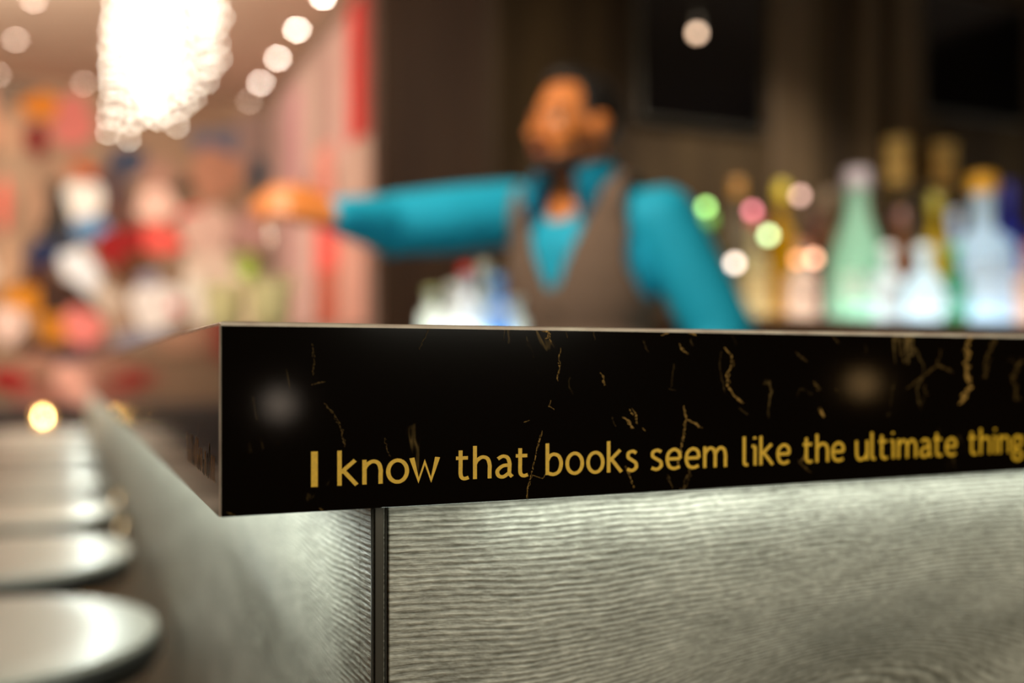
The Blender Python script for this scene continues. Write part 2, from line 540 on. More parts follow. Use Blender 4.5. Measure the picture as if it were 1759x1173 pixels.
far = [  # px, py, rx, ry, rot, colour
    (20, 158, 45, 18, 0, (110, 90, 74)), (300, 190, 90, 22, 0, (140, 108, 84)), (70, 182, 34, 24, 0, (206, 118, 14)),
    (125, 210, 36, 46, 0.1, (200, 110, 98)), (63, 240, 20, 30, -.2, (120, 10, 4)), (15, 235, 26, 40, 0, (190, 146, 114)),
    (25, 300, 40, 40, 0, (170, 138, 110)), (112, 292, 20, 20, 0, (172, 128, 100)), (150, 296, 30, 12, .6, (190, 80, 18)), (218, 278, 34, 26, 0, (50, 62, 84)),
    (190, 330, 36, 44, 0, (84, 64, 62)), (206, 376, 30, 40, 0, (96, 62, 50)), (143, 346, 34, 36, 0, (255, 244, 232)), (150, 394, 40, 20, -.2, (92, 142, 184)),
    (92, 362, 24, 50, 0.1, (26, 22, 16)), (60, 350, 22, 50, 0, (168, 130, 102)), (5, 350, 12, 45, 0, (230, 110, 90)), (270, 300, 32, 26, 0, (170, 128, 108)), (385, 245, 60, 26, 0, (104, 102, 116)),
    (440, 250, 36, 60, 0, (150, 122, 112)), (443, 300, 16, 30, 0, (40, 62, 76)), (268, 352, 34, 30, 0, (255, 206, 186)),
    (315, 322, 18, 12, -.3, (40, 28, 20)), (370, 300, 46, 46, 0, (180, 126, 98)), (335, 378, 36, 20, 0, (206, 40, 46)),
    (272, 412, 40, 24, 0.2, (255, 96, 84)), (205, 424, 46, 32, -.4, (150, 4, 2)), (234, 466, 36, 32, 0, (96, 54, 20)),
    (78, 436, 40, 26, -.5, (10, 32, 74)), (112, 420, 20, 30, 0, (40, 46, 60)), (60, 480, 40, 26, 0, (70, 32, 14)), (140, 468, 28, 48, -.6, (240, 244, 246)), (186, 516, 30, 22, .6, (214, 196, 176)),
    (104, 516, 54, 34, 0, (58, 28, 8)), (15, 450, 22, 50, 0, (190, 150, 118)), (36, 516, 32, 24, 0, (214, 134, 0)), (92, 566, 26, 26, 0, (206, 128, 0)), (14, 556, 30, 32, 0, (250, 214, 198)),
    (60, 600, 28, 22, 0, (74, 40, 26)), (142, 562, 36, 32, .6, (245, 138, 128)), (205, 560, 22, 40, 0, (180, 150, 126)), (268, 524, 46, 44, 0, (255, 244, 236)), (300, 528, 10, 12, 0, (240, 120, 120)),
    (255, 480, 20, 14, 0, (150, 150, 166)), (372, 500, 60, 60, 0, (255, 244, 226)), (355, 400, 44, 44, 0, (226, 188, 170)), (362, 458, 50, 26, 0, (236, 212, 190)), (432, 395, 34, 40, 0, (196, 150, 140)),
    (420, 455, 22, 22, 0, (170, 186, 90)), (435, 520, 60, 46, 0, (255, 236, 200)), (260, 588, 70, 18, .1, (140, 140, 156)), (180, 612, 40, 18, 0, (110, 76, 76)),
    (115, 606, 30, 16, 0, (50, 44, 60)), (60, 628, 40, 20, 0, (178, 128, 104)), (24, 655, 46, 18, .3, (160, 4, 4)), (138, 656, 46, 38, 0, (250, 186, 166)),
    (70, 680, 50, 18, 0, (170, 108, 90)), (230, 645, 40, 34, 0, (110, 34, 20)),
    # beyond the left edge of the frame, mirrored in the polished end of the counter
    (-60, 200, 60, 60, 0, (210, 150, 120)), (-90, 330, 50, 60, 0, (190, 60, 50)), (-50, 450, 40, 60, 0, (220, 200, 180)), (-160, 400, 60, 80, 0, (120, 110, 110)),
    (-80, 560, 60, 50, 0, (200, 150, 120)), (-190, 560, 60, 60, 0, (160, 30, 20)), (-260, 450, 60, 90, 0, (225, 190, 160)), (-320, 300, 70, 90, 0, (200, 140, 90)),
]
bm = bmesh.new()
box(bm, -3.4, X_RIGHT - 0.03, Y_FAR - 0.03, Y_FAR, 0.75, H - 0.03)
cols = [(150, 120, 94)]
for i, (px, py, rx, ry, rot, c) in enumerate(far):
    if c not in cols: cols.append(c)
    blob(bm, 'y', Y_FAR - 0.03, px, py, rx, ry, rot, cols.index(c), 0.002 + 0.0006 * i, square=(i in (35, 36)))
o = obj('mural', bm, [paint(c) for c in cols])
tag(o, 'large collage mural of red, white, navy and orange shapes filling the far wall', 'mural')

stripes = [  # px0, px1, py0, py1, colour
    (478, 500, 180, 560, (186, 146, 140)), (500, 520, 150, 400, (206, 150, 150)), (520, 545, 120, 330, (196, 166, 150)),
    (545, 575, 90, 260, (176, 140, 128)), (575, 598, 40, 280, (214, 172, 160)), (600, 626, -40, 240, (214, 40, 34)), (626, 640, -60, 260, (150, 70, 54)),
    (500, 530, 380, 560, (225, 178, 170)), (530, 540, 300, 560, (150, 110, 100)), (540, 585, 380, 470, (255, 96, 84)), (548, 580, 460, 560, (206, 100, 74)),
    (585, 640, 250, 400, (206, 168, 150)), (585, 632, 400, 560, (240, 176, 156)), (545, 575, 250, 380, (226, 140, 122)), (520, 545, 330, 560, (214, 176, 164)),
]
bm = bmesh.new()
ye = on_x(641, 300, X_RIGHT - 0.03).y
box(bm, X_RIGHT - 0.03, X_RIGHT, ye, Y_FAR - 0.06, 0.75, H - 0.03)
cols = [(190, 158, 144)]
for i, (a, b, c_, d, c) in enumerate(stripes):
    if c not in cols: cols.append(c)
    ya = max(on_x(b, 300, X_RIGHT - 0.03).y, ye + 0.004); yb = min(on_x(a, 300, X_RIGHT - 0.03).y, Y_FAR - 0.07)
    pm = (a + b) / 2
    zt = min(on_x(pm, c_, X_RIGHT - 0.03).z, H - 0.04); zb = max(on_x(pm, d, X_RIGHT - 0.03).z, 0.8)
    if yb <= ya: continue
    x = X_RIGHT - 0.032 - 0.0006 * i
    f = bm.faces.new([bm.verts.new(p) for p in ((x, yb, zb), (x, ya, zb), (x, ya, zt), (x, yb, zt))]); f.material_index = cols.index(c)
o = obj('striped_mural', bm, [paint(c) for c in cols])
tag(o, 'tall mural of red, pink and grey vertical stripes left of the dark wood wall', 'mural')

# ---------------------------------------------------------------- the bar
T = 0.070
CX, CY = 0.0507, 0.3736                             # the sharp corner of the countertop
ZT = CAMZ + 0.0155; ZB = ZT - T
U1, V1, INU, INV = 2.75, 5.6, 0.66, 0.92


def face_pt(px, py, lift=0.0):
    p = on_y(px, py, CY); p.y -= lift; return p


ct = thing('bar_countertop', (CX, CY, ZB), 'thick black marble countertop with gold veins and an inscription along its front edge', 'countertop')
bm = bmesh.new()
outl = [(0, 0), (U1 - CX, 0), (U1 - CX, INV - CY), (INU - CX, INV - CY), (INU - CX, V1 - CY), (0, V1 - CY)]
lo = [bm.verts.new((x, y, 0)) for x, y in outl]
hi = [bm.verts.new((x, y, T)) for x, y in outl]
bm.faces.new(lo[::-1]); bm.faces.new(hi)
for k in range(6):
    bm.faces.new((lo[k], lo[(k + 1) % 6], hi[(k + 1) % 6], hi[k]))
bm.edges.ensure_lookup_table()
top_e = [e for e in bm.edges if all(v.co.z > T - 1e-6 for v in e.verts)]
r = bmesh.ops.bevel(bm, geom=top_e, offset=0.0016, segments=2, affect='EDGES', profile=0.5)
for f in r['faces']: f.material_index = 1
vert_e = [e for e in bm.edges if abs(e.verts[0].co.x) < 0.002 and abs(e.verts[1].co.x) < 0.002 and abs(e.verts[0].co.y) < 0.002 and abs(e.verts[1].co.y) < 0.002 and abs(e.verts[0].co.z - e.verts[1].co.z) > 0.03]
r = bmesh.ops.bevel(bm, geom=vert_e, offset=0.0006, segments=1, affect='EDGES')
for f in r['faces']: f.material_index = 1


def ribbon(bm, pts3, widths, mi, nrm=Vector((0, -1, 0))):
    pts3 = [Vector(p) for p in pts3]
    L_, R_ = [], []
    for i, p in enumerate(pts3):
        t = pts3[min(i + 1, len(pts3) - 1)] - pts3[max(i - 1, 0)]
        if t.length < 1e-9: t = Vector((1, 0, 0))
        s = t.normalized().cross(nrm)
        L_.append(bm.verts.new(p + s * widths[i] / 2)); R_.append(bm.verts.new(p - s * widths[i] / 2))
    for i in range(len(pts3) - 1):
        f = bm.faces.new((L_[i], L_[i + 1], R_[i + 1], R_[i])); f.material_index = mi


off = Vector((CX, CY, ZB))
veins = [  # list of pixels on the front face, width in px, bright?
    ([(932, 562), (944, 572), (938, 582)], 7, 1), ([(943, 575), (948, 590)], 4, 1), ([(963, 598), (960, 615), (961, 630), (957, 655)], 3.5, 1),
    ([(972, 568), (976, 580)], 3, 0), ([(1018, 562), (1022, 585)], 4, 0), ([(946, 688), (944, 698), (952, 703)], 3, 1), ([(930, 740), (922, 775), (912, 815), (904, 858)], 3, 1),
    ([(900, 725), (908, 722)], 4, 1), ([(912, 815), (932, 822), (938, 812)], 1.6, 1), ([(1031, 640), (1037, 650), (1039, 662)], 5, 1),
    ([(1068, 716), (1078, 722), (1086, 736)], 8, 1), ([(1084, 702), (1090, 715), (1096, 728)], 7, 1), ([(1052, 716), (1058, 732)], 4, 0),
    ([(1104, 735), (1108, 740)], 5, 1), ([(1174, 697), (1176, 712), (1181, 722)], 6, 1), ([(1178, 720), (1192, 727), (1206, 735)], 8, 1), ([(1178, 722), (1174, 740), (1170, 765), (1165, 800)], 7, 1),
    ([(1190, 800), (1180, 825), (1170, 848)], 9, 0), ([(1146, 815), (1156, 840)], 6, 0), ([(1075, 800), (1083, 820), (1090, 838)], 4, 1),
    ([(1243, 597), (1255, 608), (1258, 625), (1250, 642), (1250, 660), (1262, 680), (1276, 692)], 6, 1), ([(1238, 603), (1236, 625), (1240, 650), (1246, 676)], 4, 0),
    ([(1270, 700), (1285, 712)], 8, 0), ([(1136, 576), (1148, 572), (1142, 565)], 6, 1), ([(1168, 590), (1174, 602), (1182, 608)], 7, 1),
    ([(1184, 565), (1194, 576)], 8, 1), ([(1188, 582), (1190, 594)], 6, 0), ([(1105, 585), (1112, 604)], 4, 0), ([(1157, 625), (1153, 665)], 2.5, 0), ([(1150, 668), (1160, 670)], 6, 0),
    ([(1366, 604), (1385, 622)], 7, 0), ([(1397, 654), (1406, 672)], 10, 0), ([(1407, 700), (1416, 716)], 11, 1), ([(1435, 668), (1440, 672)], 9, 0),
    ([(536, 590), (539, 620), (537, 645)], 5, 0), ([(536, 661), (548, 658), (560, 655)], 8, 0), ([(556, 692), (575, 712), (588, 740), (592, 768)], 6, 0),
    ([(662, 752), (664, 772), (670, 785)], 5, 0), ([(550, 872), (558, 878)], 8, 0), ([(390, 880), (404, 886)], 6, 0), ([(738, 560), (720, 600)], 3, 0),
    ([(1370, 790), (1380, 800), (1392, 812)], 9, 0), ([(1383, 780), (1376, 792)], 8, 1), ([(1540, 575), (1548, 600), (1556, 625)], 12, 0), ([(1555, 668), (1580, 650), (1612, 626), (1640, 640)], 10, 0),
    ([(1668, 572), (1660, 600), (1658, 630), (1668, 665), (1650, 695)], 16, 1), ([(1616, 600), (1610, 628)], 8, 0), ([(1712, 572), (1700, 600), (1690, 650)], 12, 0),
    ([(1757, 615), (1740, 650), (1748, 690)], 12, 0), ([(1588, 660), (1592, 680)], 8, 0), ([(1430, 575), (1440, 590)], 6, 0),
    ([(1800, 590), (1830, 640), (1822, 690)], 8, 1), ([(1960, 600), (1940, 650), (1980, 700)], 8, 0),
]
for pl, w, br in veins:
    for rep in range(2):
        P = []
        n = 0
        for a, b in zip(pl, pl[1:]):
            d = math.hypot(b[0] - a[0], b[1] - a[1]); k = max(2, int(d / 2.2))
            for i in range(k):
                t = i / k
                P.append((a[0] + (b[0] - a[0]) * t, a[1] + (b[1] - a[1]) * t))
        P.append(pl[-1])
        wob = 0; run = []; runs = []
        for i, (x, y) in enumerate(P):
            wob = wob * 0.7 + random.uniform(-1, 1) * (0.6 + 0.16 * w)
            ends = min(1, 0.35 + min(i, len(P) - 1 - i) * 0.3)
            ww = w * random.uniform(0.04, 0.60) ** 1.2 * ends * (1 if rep == 0 else 0.5)
            pt = (x + wob + rep * random.uniform(-.3, .3) * w, min(max(y + random.uniform(-.6, .6), 557), 890), ww)
            if random.random() < 0.24 and len(run) > 1: runs.append(run); run = []
            run.append(pt)
        if len(run) > 1: runs.append(run)
        for rr in runs:
            pts3 = [face_pt(x, y, 0.00006 + 0.00003 * rep) - off for x, y, _ in rr]
            pts3 = [Vector((p.x, p.y, min(max(p.z, 0.0005), T - 0.002))) for p in pts3]
            sc_ = [on_y(x, y, CY).dot(Vector((FX, FY, 0))) / FPX for x, y, _ in rr]
            ribbon(bm, pts3, [max(0.4, q[2]) * s for q, s in zip(rr, sc_)], 2 if br else 3)
slab = obj('stone_slab', bm, [M_stone, M_edge_shine, M_vein, M_vein_dim], ct)

# --- the inscription, humanist sans strokes
def cr(pts, k=7):
    out = []
    n = len(pts)
    for i in range(n - 1):
        p0 = pts[max(i - 1, 0)]; p1 = pts[i]; p2 = pts[i + 1]; p3 = pts[min(i + 2, n - 1)]
        for j in range(k):
            t = j / k
            out.append(tuple(0.5 * ((2 * p1[q]) + (-p0[q] + p2[q]) * t + (2 * p0[q] - 5 * p1[q] + 4 * p2[q] - p3[q]) * t * t + (-p0[q] + 3 * p1[q] - 3 * p2[q] + p3[q]) * t ** 3) for q in (0, 1)))
    out.append(pts[-1])
    return out


def ell(cx, cy, rx, ry, a0=0, a1=360, n=36):
    return [(cx + rx * math.cos(math.radians(a0 + (a1 - a0) * i / n)), cy + ry * math.sin(math.radians(a0 + (a1 - a0) * i / n))) for i in range(n + 1)]


X_ = 0.71
arch = lambda x0, w: [(x0, 0.44), (x0 + 0.06, 0.56), (x0 + w * 0.5, 0.655), (x0 + w * 0.86, 0.60), (x0 + w, 0.42), (x0 + w, 0.25), (x0 + w, 0.0)]
G = {
    'I': (0.0, [[(0, 0), (0, 1)]]),
    'k': (0.44, [[(0, 0), (0, 1)], [(0.40, X_), (0.03, 0.37)], [(0.10, 0.42), (0.44, 0.0)]]),
    'n': (0.42, [[(0, 0), (0, X_)], cr(arch(0, 0.42))]),
    'o': (0.50, [ell(0.25, 0.345, 0.25, 0.315)]),
    'w': (0.70, [[(0, X_), (0.18, 0.04), (0.35, 0.58), (0.52, 0.04), (0.70, X_)]]),
    't': (0.34, [cr([(0.13, 0.88), (0.13, 0.5), (0.13, 0.17), (0.17, 0.06), (0.25, 0.03), (0.36, 0.06)]), [(0.0, 0.65), (0.34, 0.65)]]),
    'h': (0.42, [[(0, 0), (0, 1)], cr(arch(0, 0.42))]),
    'a': (0.44, [cr([(0.04, 0.58), (0.18, 0.655), (0.32, 0.61), (0.38, 0.45), (0.38, 0.25), (0.38, 0.12), (0.46, 0.02)]), cr([(0.38, 0.38), (0.18, 0.36), (0.03, 0.22), (0.06, 0.07), (0.20, 0.03), (0.38, 0.15)])]),
    'b': (0.45, [[(0, 1), (0, 0.02)], cr([(0, 0.46), (0.08, 0.60), (0.22, 0.655), (0.38, 0.58), (0.45, 0.36), (0.38, 0.12), (0.20, 0.03), (0.0, 0.08)])]),
    's': (0.32, [cr([(0.32, 0.59), (0.20, 0.65), (0.05, 0.60), (0.04, 0.46), (0.16, 0.37), (0.30, 0.27), (0.31, 0.12), (0.17, 0.03), (0.0, 0.08)])]),
    'e': (0.44, [[(0.01, 0.35), (0.43, 0.35)], cr([(0.43, 0.35), (0.40, 0.56), (0.24, 0.66), (0.06, 0.56), (0.0, 0.34), (0.07, 0.10), (0.24, 0.03), (0.42, 0.09)])]),
    'm': (0.72, [[(0, 0), (0, X_)], cr(arch(0, 0.36)), cr(arch(0.36, 0.36))]),
    'l': (0.14, [cr([(0, 1), (0, 0.5), (0, 0.16), (0.03, 0.05), (0.14, 0.03)])]),
    'i': (0.08, [[(0.06, 0), (0.06, 0.66)], [(-0.06, 0.66), (0.06, 0.66)], [(0.05, 0.90), (0.05, 0.98)]]),
    'u': (0.42, [cr([(0, X_), (0, 0.45), (0.01, 0.18), (0.09, 0.04), (0.20, 0.03), (0.34, 0.10), (0.42, 0.26)]), [(0.42, X_), (0.42, 0)]]),
    'g': (0.46, [ell(0.21, 0.43, 0.19, 0.22), [(0.36, 0.58), (0.48, 0.63)], cr([(0.10, 0.24), (0.03, 0.14), (0.10, 0.05), (0.28, 0.04), (0.42, -0.02), (0.43, -0.16), (0.30, -0.27), (0.12, -0.27), (0.0, -0.17), (0.05, -0.04), (0.14, 0.03)])]),
}
EM = 0.0131
words = [('I', 540, 540), ('know', 583, 750), ('that', 783, 907), ('books', 940, 1094), ('seem', 1119, 1247), ('like', 1278, 1357), ('the', 1379, 1450), ('ultimate', 1471, 1643), ('thing', 1664, 1757)]
BASE = 0.0453


def face_t(px):
    return on_y(px, 700, CY).x


bm = bmesh.new()
cnt = 0
for wd, pa, pb in words:
    xa, xb = face_t(pa), face_t(pb)
    adv = 0; lay = []
    gaps = 0.20
    for i, ch in enumerate(wd):
        w_, st = G[ch]
        if ch in 'wt' and i: adv -= 0.07
        lay.append((adv, ch)); adv += w_ + gaps
        if ch in 'w': adv -= 0.05
    adv -= gaps
    sx = (xb - xa - 0.0004) / adv if adv > 0.01 else EM
    for k0, ch in lay:
        for st in G[ch][1]:
            pw = 0.0025 if ch == 'I' else (0.0021 if ch == 'w' else 0.00168)
            ph = 0.00138
            cnt = (cnt + 1) % 5
            P = [Vector((xa + (k0 + x) * sx - CX, (y * EM))) for x, y in st]
            if ch == 'i' and abs(st[0][1] - 0.90) < 1e-6: ph = 0.0012
            # stroke in a space where the nib is round
            Q = [Vector((p.x, p.y * pw / ph)) for p in P]
            n = len(Q); closed = (Q[0] - Q[-1]).length < 1e-7
            Lv, Rv = [], []
            for i in range(n):
                if closed and i in (0, n - 1): d1 = (Q[1] - Q[0]).normalized(); d0 = (Q[-1] - Q[-2]).normalized()
                else:
                    d0 = (Q[i] - Q[i - 1]).normalized() if i else (Q[1] - Q[0]).normalized()
                    d1 = (Q[i + 1] - Q[i]).normalized() if i < n - 1 else d0
                nn = Vector((-(d0.y + d1.y), d0.x + d1.x)).normalized()
                c_ = max(0.62, nn.dot(Vector((-d1.y, d1.x))))
                o_ = nn * (pw / 2) / c_
                for lst, s in ((Lv, 1), (Rv, -1)):
                    q = Q[i] + o_ * s
                    lst.append(bm.verts.new((q.x, -0.00012 - 0.00002 * cnt, q.y * ph / pw + T - 0.0155 - BASE)))
            for i in range(n - 1):
                bm.faces.new((Lv[i], Lv[i + 1], Rv[i + 1], Rv[i]))
obj('gilt_inscription', bm, M_gilt, ct)
# small gilt script on the end of the slab, seen edge-on
bm = bmesh.new()
for k in range(15):
    y0 = 0.012 + k * 0.0062
    for j in range(random.choice((1, 2))):
        zz = 0.0105 + random.uniform(0, 0.001)
        h_ = random.choice((0.006, 0.0095, 0.013))
        pts = cr([(y0, zz), (y0 + 0.001, zz + h_ * 0.6), (y0 + 0.0022, zz + h_), (y0 + 0.0032, zz + h_ * 0.5), (y0 + 0.0036, zz + 0.0005)], 4)
        ribbon(bm, [Vector((-0.00010, a, b)) for a, b in pts], [0.0009] * len(pts), 0, Vector((-1, 0, 0)))
obj('side_inscription', bm, M_gilt, ct)

# --- bar base
PX, PY = 0.1126, 0.3936
base = thing('bar_cabinet', (PX, PY, 0), 'bar base clad in grey textured oak with a black metal strip at its corner', 'bar')
bm = bmesh.new(); box(bm, 0.0068, U1 - PX - 0.05, 0, 0.018, 0.10, ZB - 0.0006, bev=0.0006); obj('front_panel', bm, M_panel_x, base)
bm = bmesh.new(); box(bm, 0, 0.018, 0.0185, V1 - PY - 0.06, 0.10, ZB - 0.0006, bev=0.0006); box(bm, 0, 0.0060, 0.0022, 0.0184, 0.10, ZB - 0.0006, bev=0.0003); obj('side_panel', bm, M_panel_y, base)
bm = bmesh.new(); box(bm, 0.0012, 0.0050, 0.0006, 0.0020, 0.10, ZB - 0.0006, bev=0.0004)
tube(bm, [(0.0062, 0.0018, 0.10), (0.0062, 0.0018, ZB - 0.0006)], 0.0005, 6)
tube(bm, [(0.0004, 0.0014, 0.10), (0.0004, 0.0014, ZB - 0.0006)], 0.0006, 6)
obj('corner_strip', bm, M_blackmetal, base)
bm = bmesh.new(); box(bm, 0.03, U1 - PX - 0.08, 0.03, 0.05, 0, 0.10); box(bm, 0.03, 0.05, 0.05, V1 - PY - 0.1, 0, 0.10)
obj('kick_plate', bm, M_blackmetal, base)
bm = bmesh.new(); box(bm, INU - PX - 0.06, INU - PX - 0.04, INV - PY - 0.04, V1 - PY - 0.06, 0.0, ZB - 0.0006); box(bm, INU - PX - 0.06, U1 - PX - 0.05, INV - PY - 0.06, INV - PY - 0.04, 0.0, ZB - 0.0006)
obj('inner_panel', bm, M_cabinet, base)
bm = bmesh.new(); box(bm, -0.045, -0.030, 0.02, V1 - PY - 0.1, ZB - 0.002, ZB - 0.0002); obj('led_strip', bm, M_led, base)
bm = bmesh.new(); box(bm, 0.0, U1 - PX - 0.1, -0.013, -0.008, ZB - 0.0010, ZB - 0.0002); obj('led_strip', bm, M_led, base)
light('side_led', 'AREA', (PX - 0.037, (PY + V1) / 2, ZB - 0.004), 6.5, COOL, 0.012, (PX - 0.037, (PY + V1) / 2, 0), size_y=V1 - PY - 0.1)
light('front_led', 'AREA', ((PX + U1) / 2, PY - 0.0105, ZB - 0.0025), 0.55, COOL, U1 - PX - 0.1, ((PX + U1) / 2, PY - 0.0105, 0), size_y=0.004)

# small glowing discs added in place of glints low on the long side
M_glint = mat('glint_glow', (1, 1, 1), emit=((1.0, 0.74, 0.42), 16.0), var=0)
M_glint_dim = mat('glint_glow_dim', (1, 1, 1), emit=((1.0, 0.74, 0.42), 5.0), var=0)
for (px, py, m_, lab) in ((226, 978, M_glint, 'small warm glow added as a glint on the bar side beside the second stool'), (214, 905, M_glint_dim, 'small dim glow added as a glint on the bar side beside the third stool'), (207, 858, M_glint_dim, 'small dim glow added as a glint on the bar side beside the fourth stool')):
    p = on_x(px, py, PX)
    t = thing('glint_light', p, lab, 'light', 'added glints on the bar side')
    bm = bmesh.new(); lathe(bm, [(0, 0), (0.013, 0), (0.014, 0.002), (0.014, 0.006), (0.011, 0.008), (0.0085, 0.0075)], seg=20)
    bmesh.ops.rotate(bm, verts=bm.verts, matrix=Matrix.Rotation(-math.pi / 2, 3, 'Y')); obj('bezel', bm, M_brass, t)
    bm = bmesh.new(); ball(bm, (-0.007, 0, 0), 0.0035, 0.0085, 0.0085, sub=2); obj('lens', bm, m_, t)

# ---------------------------------------------------------------- stools
def make_stool():
    t = thing('bar_stool', (0, 0, 0), '', 'stool', 'round bar stools along the bar')
    R = 0.195; zt = 0.82
    bm = bmesh.new()
    lathe(bm, [(0, zt - 0.012), (R * 0.965, zt - 0.012), (R * 0.985, zt - 0.008), (R * 0.975, zt - 0.002), (R * 0.94, zt), (R * 0.6, zt - 0.0015), (0, zt - 0.003)], seg=64)
    obj('seat_cushion', bm, M_seat, t, smooth=True)
    bm = bmesh.new()
    lathe(bm, [(0, zt - 0.044), (R * 0.90, zt - 0.044), (R * 0.97, zt - 0.038), (R, zt - 0.026), (R, zt - 0.014), (R * 0.985, zt - 0.0115), (0, zt - 0.0125)], seg=64)
    obj('seat_edge', bm, M_seatside, t, smooth=True)
    bm = bmesh.new()
    lathe(bm, [(0.055, zt - 0.060), (0.06, zt - 0.0445), (0, zt - 0.0445)], seg=24)
    lathe(bm, [(0.022, 0.03), (0.022, 0.42), (0.028, 0.425), (0.028, 0.47), (0.018, 0.475), (0.018, zt - 0.050)], seg=20)
    obj('column', bm, M_steel, t, smooth=True)
    bm = bmesh.new()
    tube(bm, [(0.14 * math.cos(a * math.pi / 16), 0.14 * math.sin(a * math.pi / 16), 0.30) for a in range(32)], 0.009, 8, closed=True)
    for a in range(3):
        an = a * 2 * math.pi / 3
        tube(bm, [(0.02 * math.cos(an), 0.02 * math.sin(an), 0.30), (0.14 * math.cos(an), 0.14 * math.sin(an), 0.30)], 0.006, 8)
    obj('foot_ring', bm, M_steel, t)
    bm = bmesh.new(); lathe(bm, [(0, 0), (0.20, 0), (0.205, 0.006), (0.19, 0.014), (0.05, 0.028), (0.022, 0.034)], seg=48)
    obj('base_plate', bm, M_blackmetal, t, smooth=True)
    return t


stool = make_stool()
sl = ['nearest round bar stool, its grey seat cut off by the bottom left corner', 'second nearest round bar stool, its seat overlapping the one in front',
      'third round bar stool counted from the camera', 'fourth round bar stool counted from the camera', 'fifth round bar stool, halfway down the row',
      'sixth round bar stool, well down the row', 'seventh round bar stool, last but one in the row', 'farthest round bar stool at the end of the row']
sy = [1.187 + 0.49 * k for k in range(8)]
for i in range(8):
    s = stool if i == 0 else copy_tree(stool)
    s.location = (PX - 0.012 - 0.197, sy[i], 0)
    s.rotation_euler.z = random.uniform(0, 3)
    s['label'] = sl[i]

# ---------------------------------------------------------------- banquette, table and candle by the far wall
t = thing('banquette', (-1.2, Y_FAR - 0.46, 0), 'long dark leather banquette under the collage mural', 'bench')
bm = bmesh.new(); box(bm, -2.1, 1.9, -0.20, 0.36, 0.12, 0.46, bev=0.03); obj('seat', bm, M_darkleather, t)
bm = bmesh.new(); box(bm, -2.1, 1.9, 0.22, 0.36, 0.46, 0.86, bev=0.03); obj('backrest', bm, M_darkleather, t)
bm = bmesh.new(); box(bm, -2.05, 1.85, -0.14, 0.34, 0, 0.12); obj('plinth', bm, M_blackmetal, t)
pc = at(74, 716, 5.30)
t = thing('side_table', (pc.x, pc.y, 0), 'small round dark table beyond the stools carrying a lit candle', 'table')
zt_ = pc.z - 0.06
bm = bmesh.new(); lathe(bm, [(0, zt_ - 0.03), (0.20, zt_ - 0.03), (0.21, zt_ - 0.015), (0.20, zt_), (0, zt_)], seg=40); obj('table_top', bm, M_cabinet, t, smooth=True)
bm = bmesh.new(); lathe(bm, [(0.03, 0.02), (0.03, zt_ - 0.03)], seg=16); obj('leg', bm, M_blackmetal, t)
bm = bmesh.new(); lathe(bm, [(0, 0), (0.2, 0), (0.2, 0.012), (0.03, 0.03)], seg=32); obj('base_plate', bm, M_blackmetal, t)
t = thing('candle_lamp', (pc.x, pc.y, zt_), 'small warm candle glowing on the round table past the stools', 'candle')
bm = bmesh.new(); lathe(bm, [(0, 0.0), (0.030, 0.0), (0.033, 0.03), (0.034, 0.10), (0.032, 0.10), (0.031, 0.03), (0.028, 0.006), (0, 0.006)], seg=24); obj('glass_cup', bm, glass_mat('candle_glass', (1, 0.85, 0.6), clear=0.85), t)
bm = bmesh.new(); lathe(bm, [(0, 0.007), (0.022, 0.007), (0.022, 0.035), (0, 0.037)], seg=20); obj('wax', bm, smat('wax', (240, 225, 190), 0.5), t)
bm = bmesh.new(); lathe(bm, [(0, 0.040), (0.007, 0.048), (0.009, 0.058), (0.004, 0.078), (0, 0.088)], seg=14); obj('flame', bm, mat('flame', (1, .8, .4), var=0, emit=((1.0, 0.70, 0.36), 110.0)), t)

# ---------------------------------------------------------------- downlights
M_down = mat('downlight_glow', (1, 1, 1), emit=((1.0, 0.86, 0.72), 62.0), var=0)
M_downdim = mat('downlight_glow_dim', (1, 1, 1), emit=((1.0, 0.78, 0.62), 17.0), var=0)
M_bezel = smat('taupe_bezel', (170, 140, 120), 0.5)


def downlight(p, m_, label, rr=0.020):
    t = thing('downlight', (p.x, p.y, H), label, 'ceiling light', 'recessed ceiling downlights')
    bm = bmesh.new(); lathe(bm, [(rr + 0.001, -0.002), (rr + 0.004, -0.010), (rr + 0.018, -0.010), (rr + 0.022, -0.006), (rr + 0.022, 0)], seg=28)
    obj('bezel', bm, M_bezel, t)
    bm = bmesh.new(); lathe(bm, [(0, -0.0085), (rr * 0.6, -0.0075), (rr, -0.004), (rr, -0.001), (0, -0.001)], seg=24)
    obj('lens', bm, m_, t)
    return t


dl = [(555, -8, 0, 'bright ceiling downlight cut by the top edge left of the dark wall'), (510, 49, 0, 'bright ceiling downlight, upper of the diagonal row of three'), (477, 98, 0, 'bright ceiling downlight, middle of the diagonal row of three'),
      (448, 140, 0, 'bright ceiling downlight, lowest of the diagonal row of three'), (424, 178, 1, 'faint ceiling downlight past the lower end of the diagonal row'), (58, -2, 1, 'dim ceiling downlight cut by the top edge in the left corner'),
      (27, 66, 1, 'dim ceiling downlight near the left edge, higher of two'), (-2, 135, 1, 'dim ceiling downlight half outside the left edge'), (143, 152, 1, 'dim ceiling downlight just left of the chandelier')]
for px, py, k, lab in dl:
    p = on_z(px, py, H)
    if p.y > Y_FAR - 0.1: p = Vector((p.x, Y_FAR - 0.1, H))
    downlight(p, M_downdim if k else M_down, lab)
for k, (x, y) in enumerate(((0.35, 5.3), (-1.4, 4.6), (-1.6, 2.4))):
    light('downlight_beam_%d' % k, 'SPOT', (x, y, H - 0.03), 38, (1.0, 0.84, 0.68), 0.03, (x, y, 0), angle=1.7, blend=0.8)
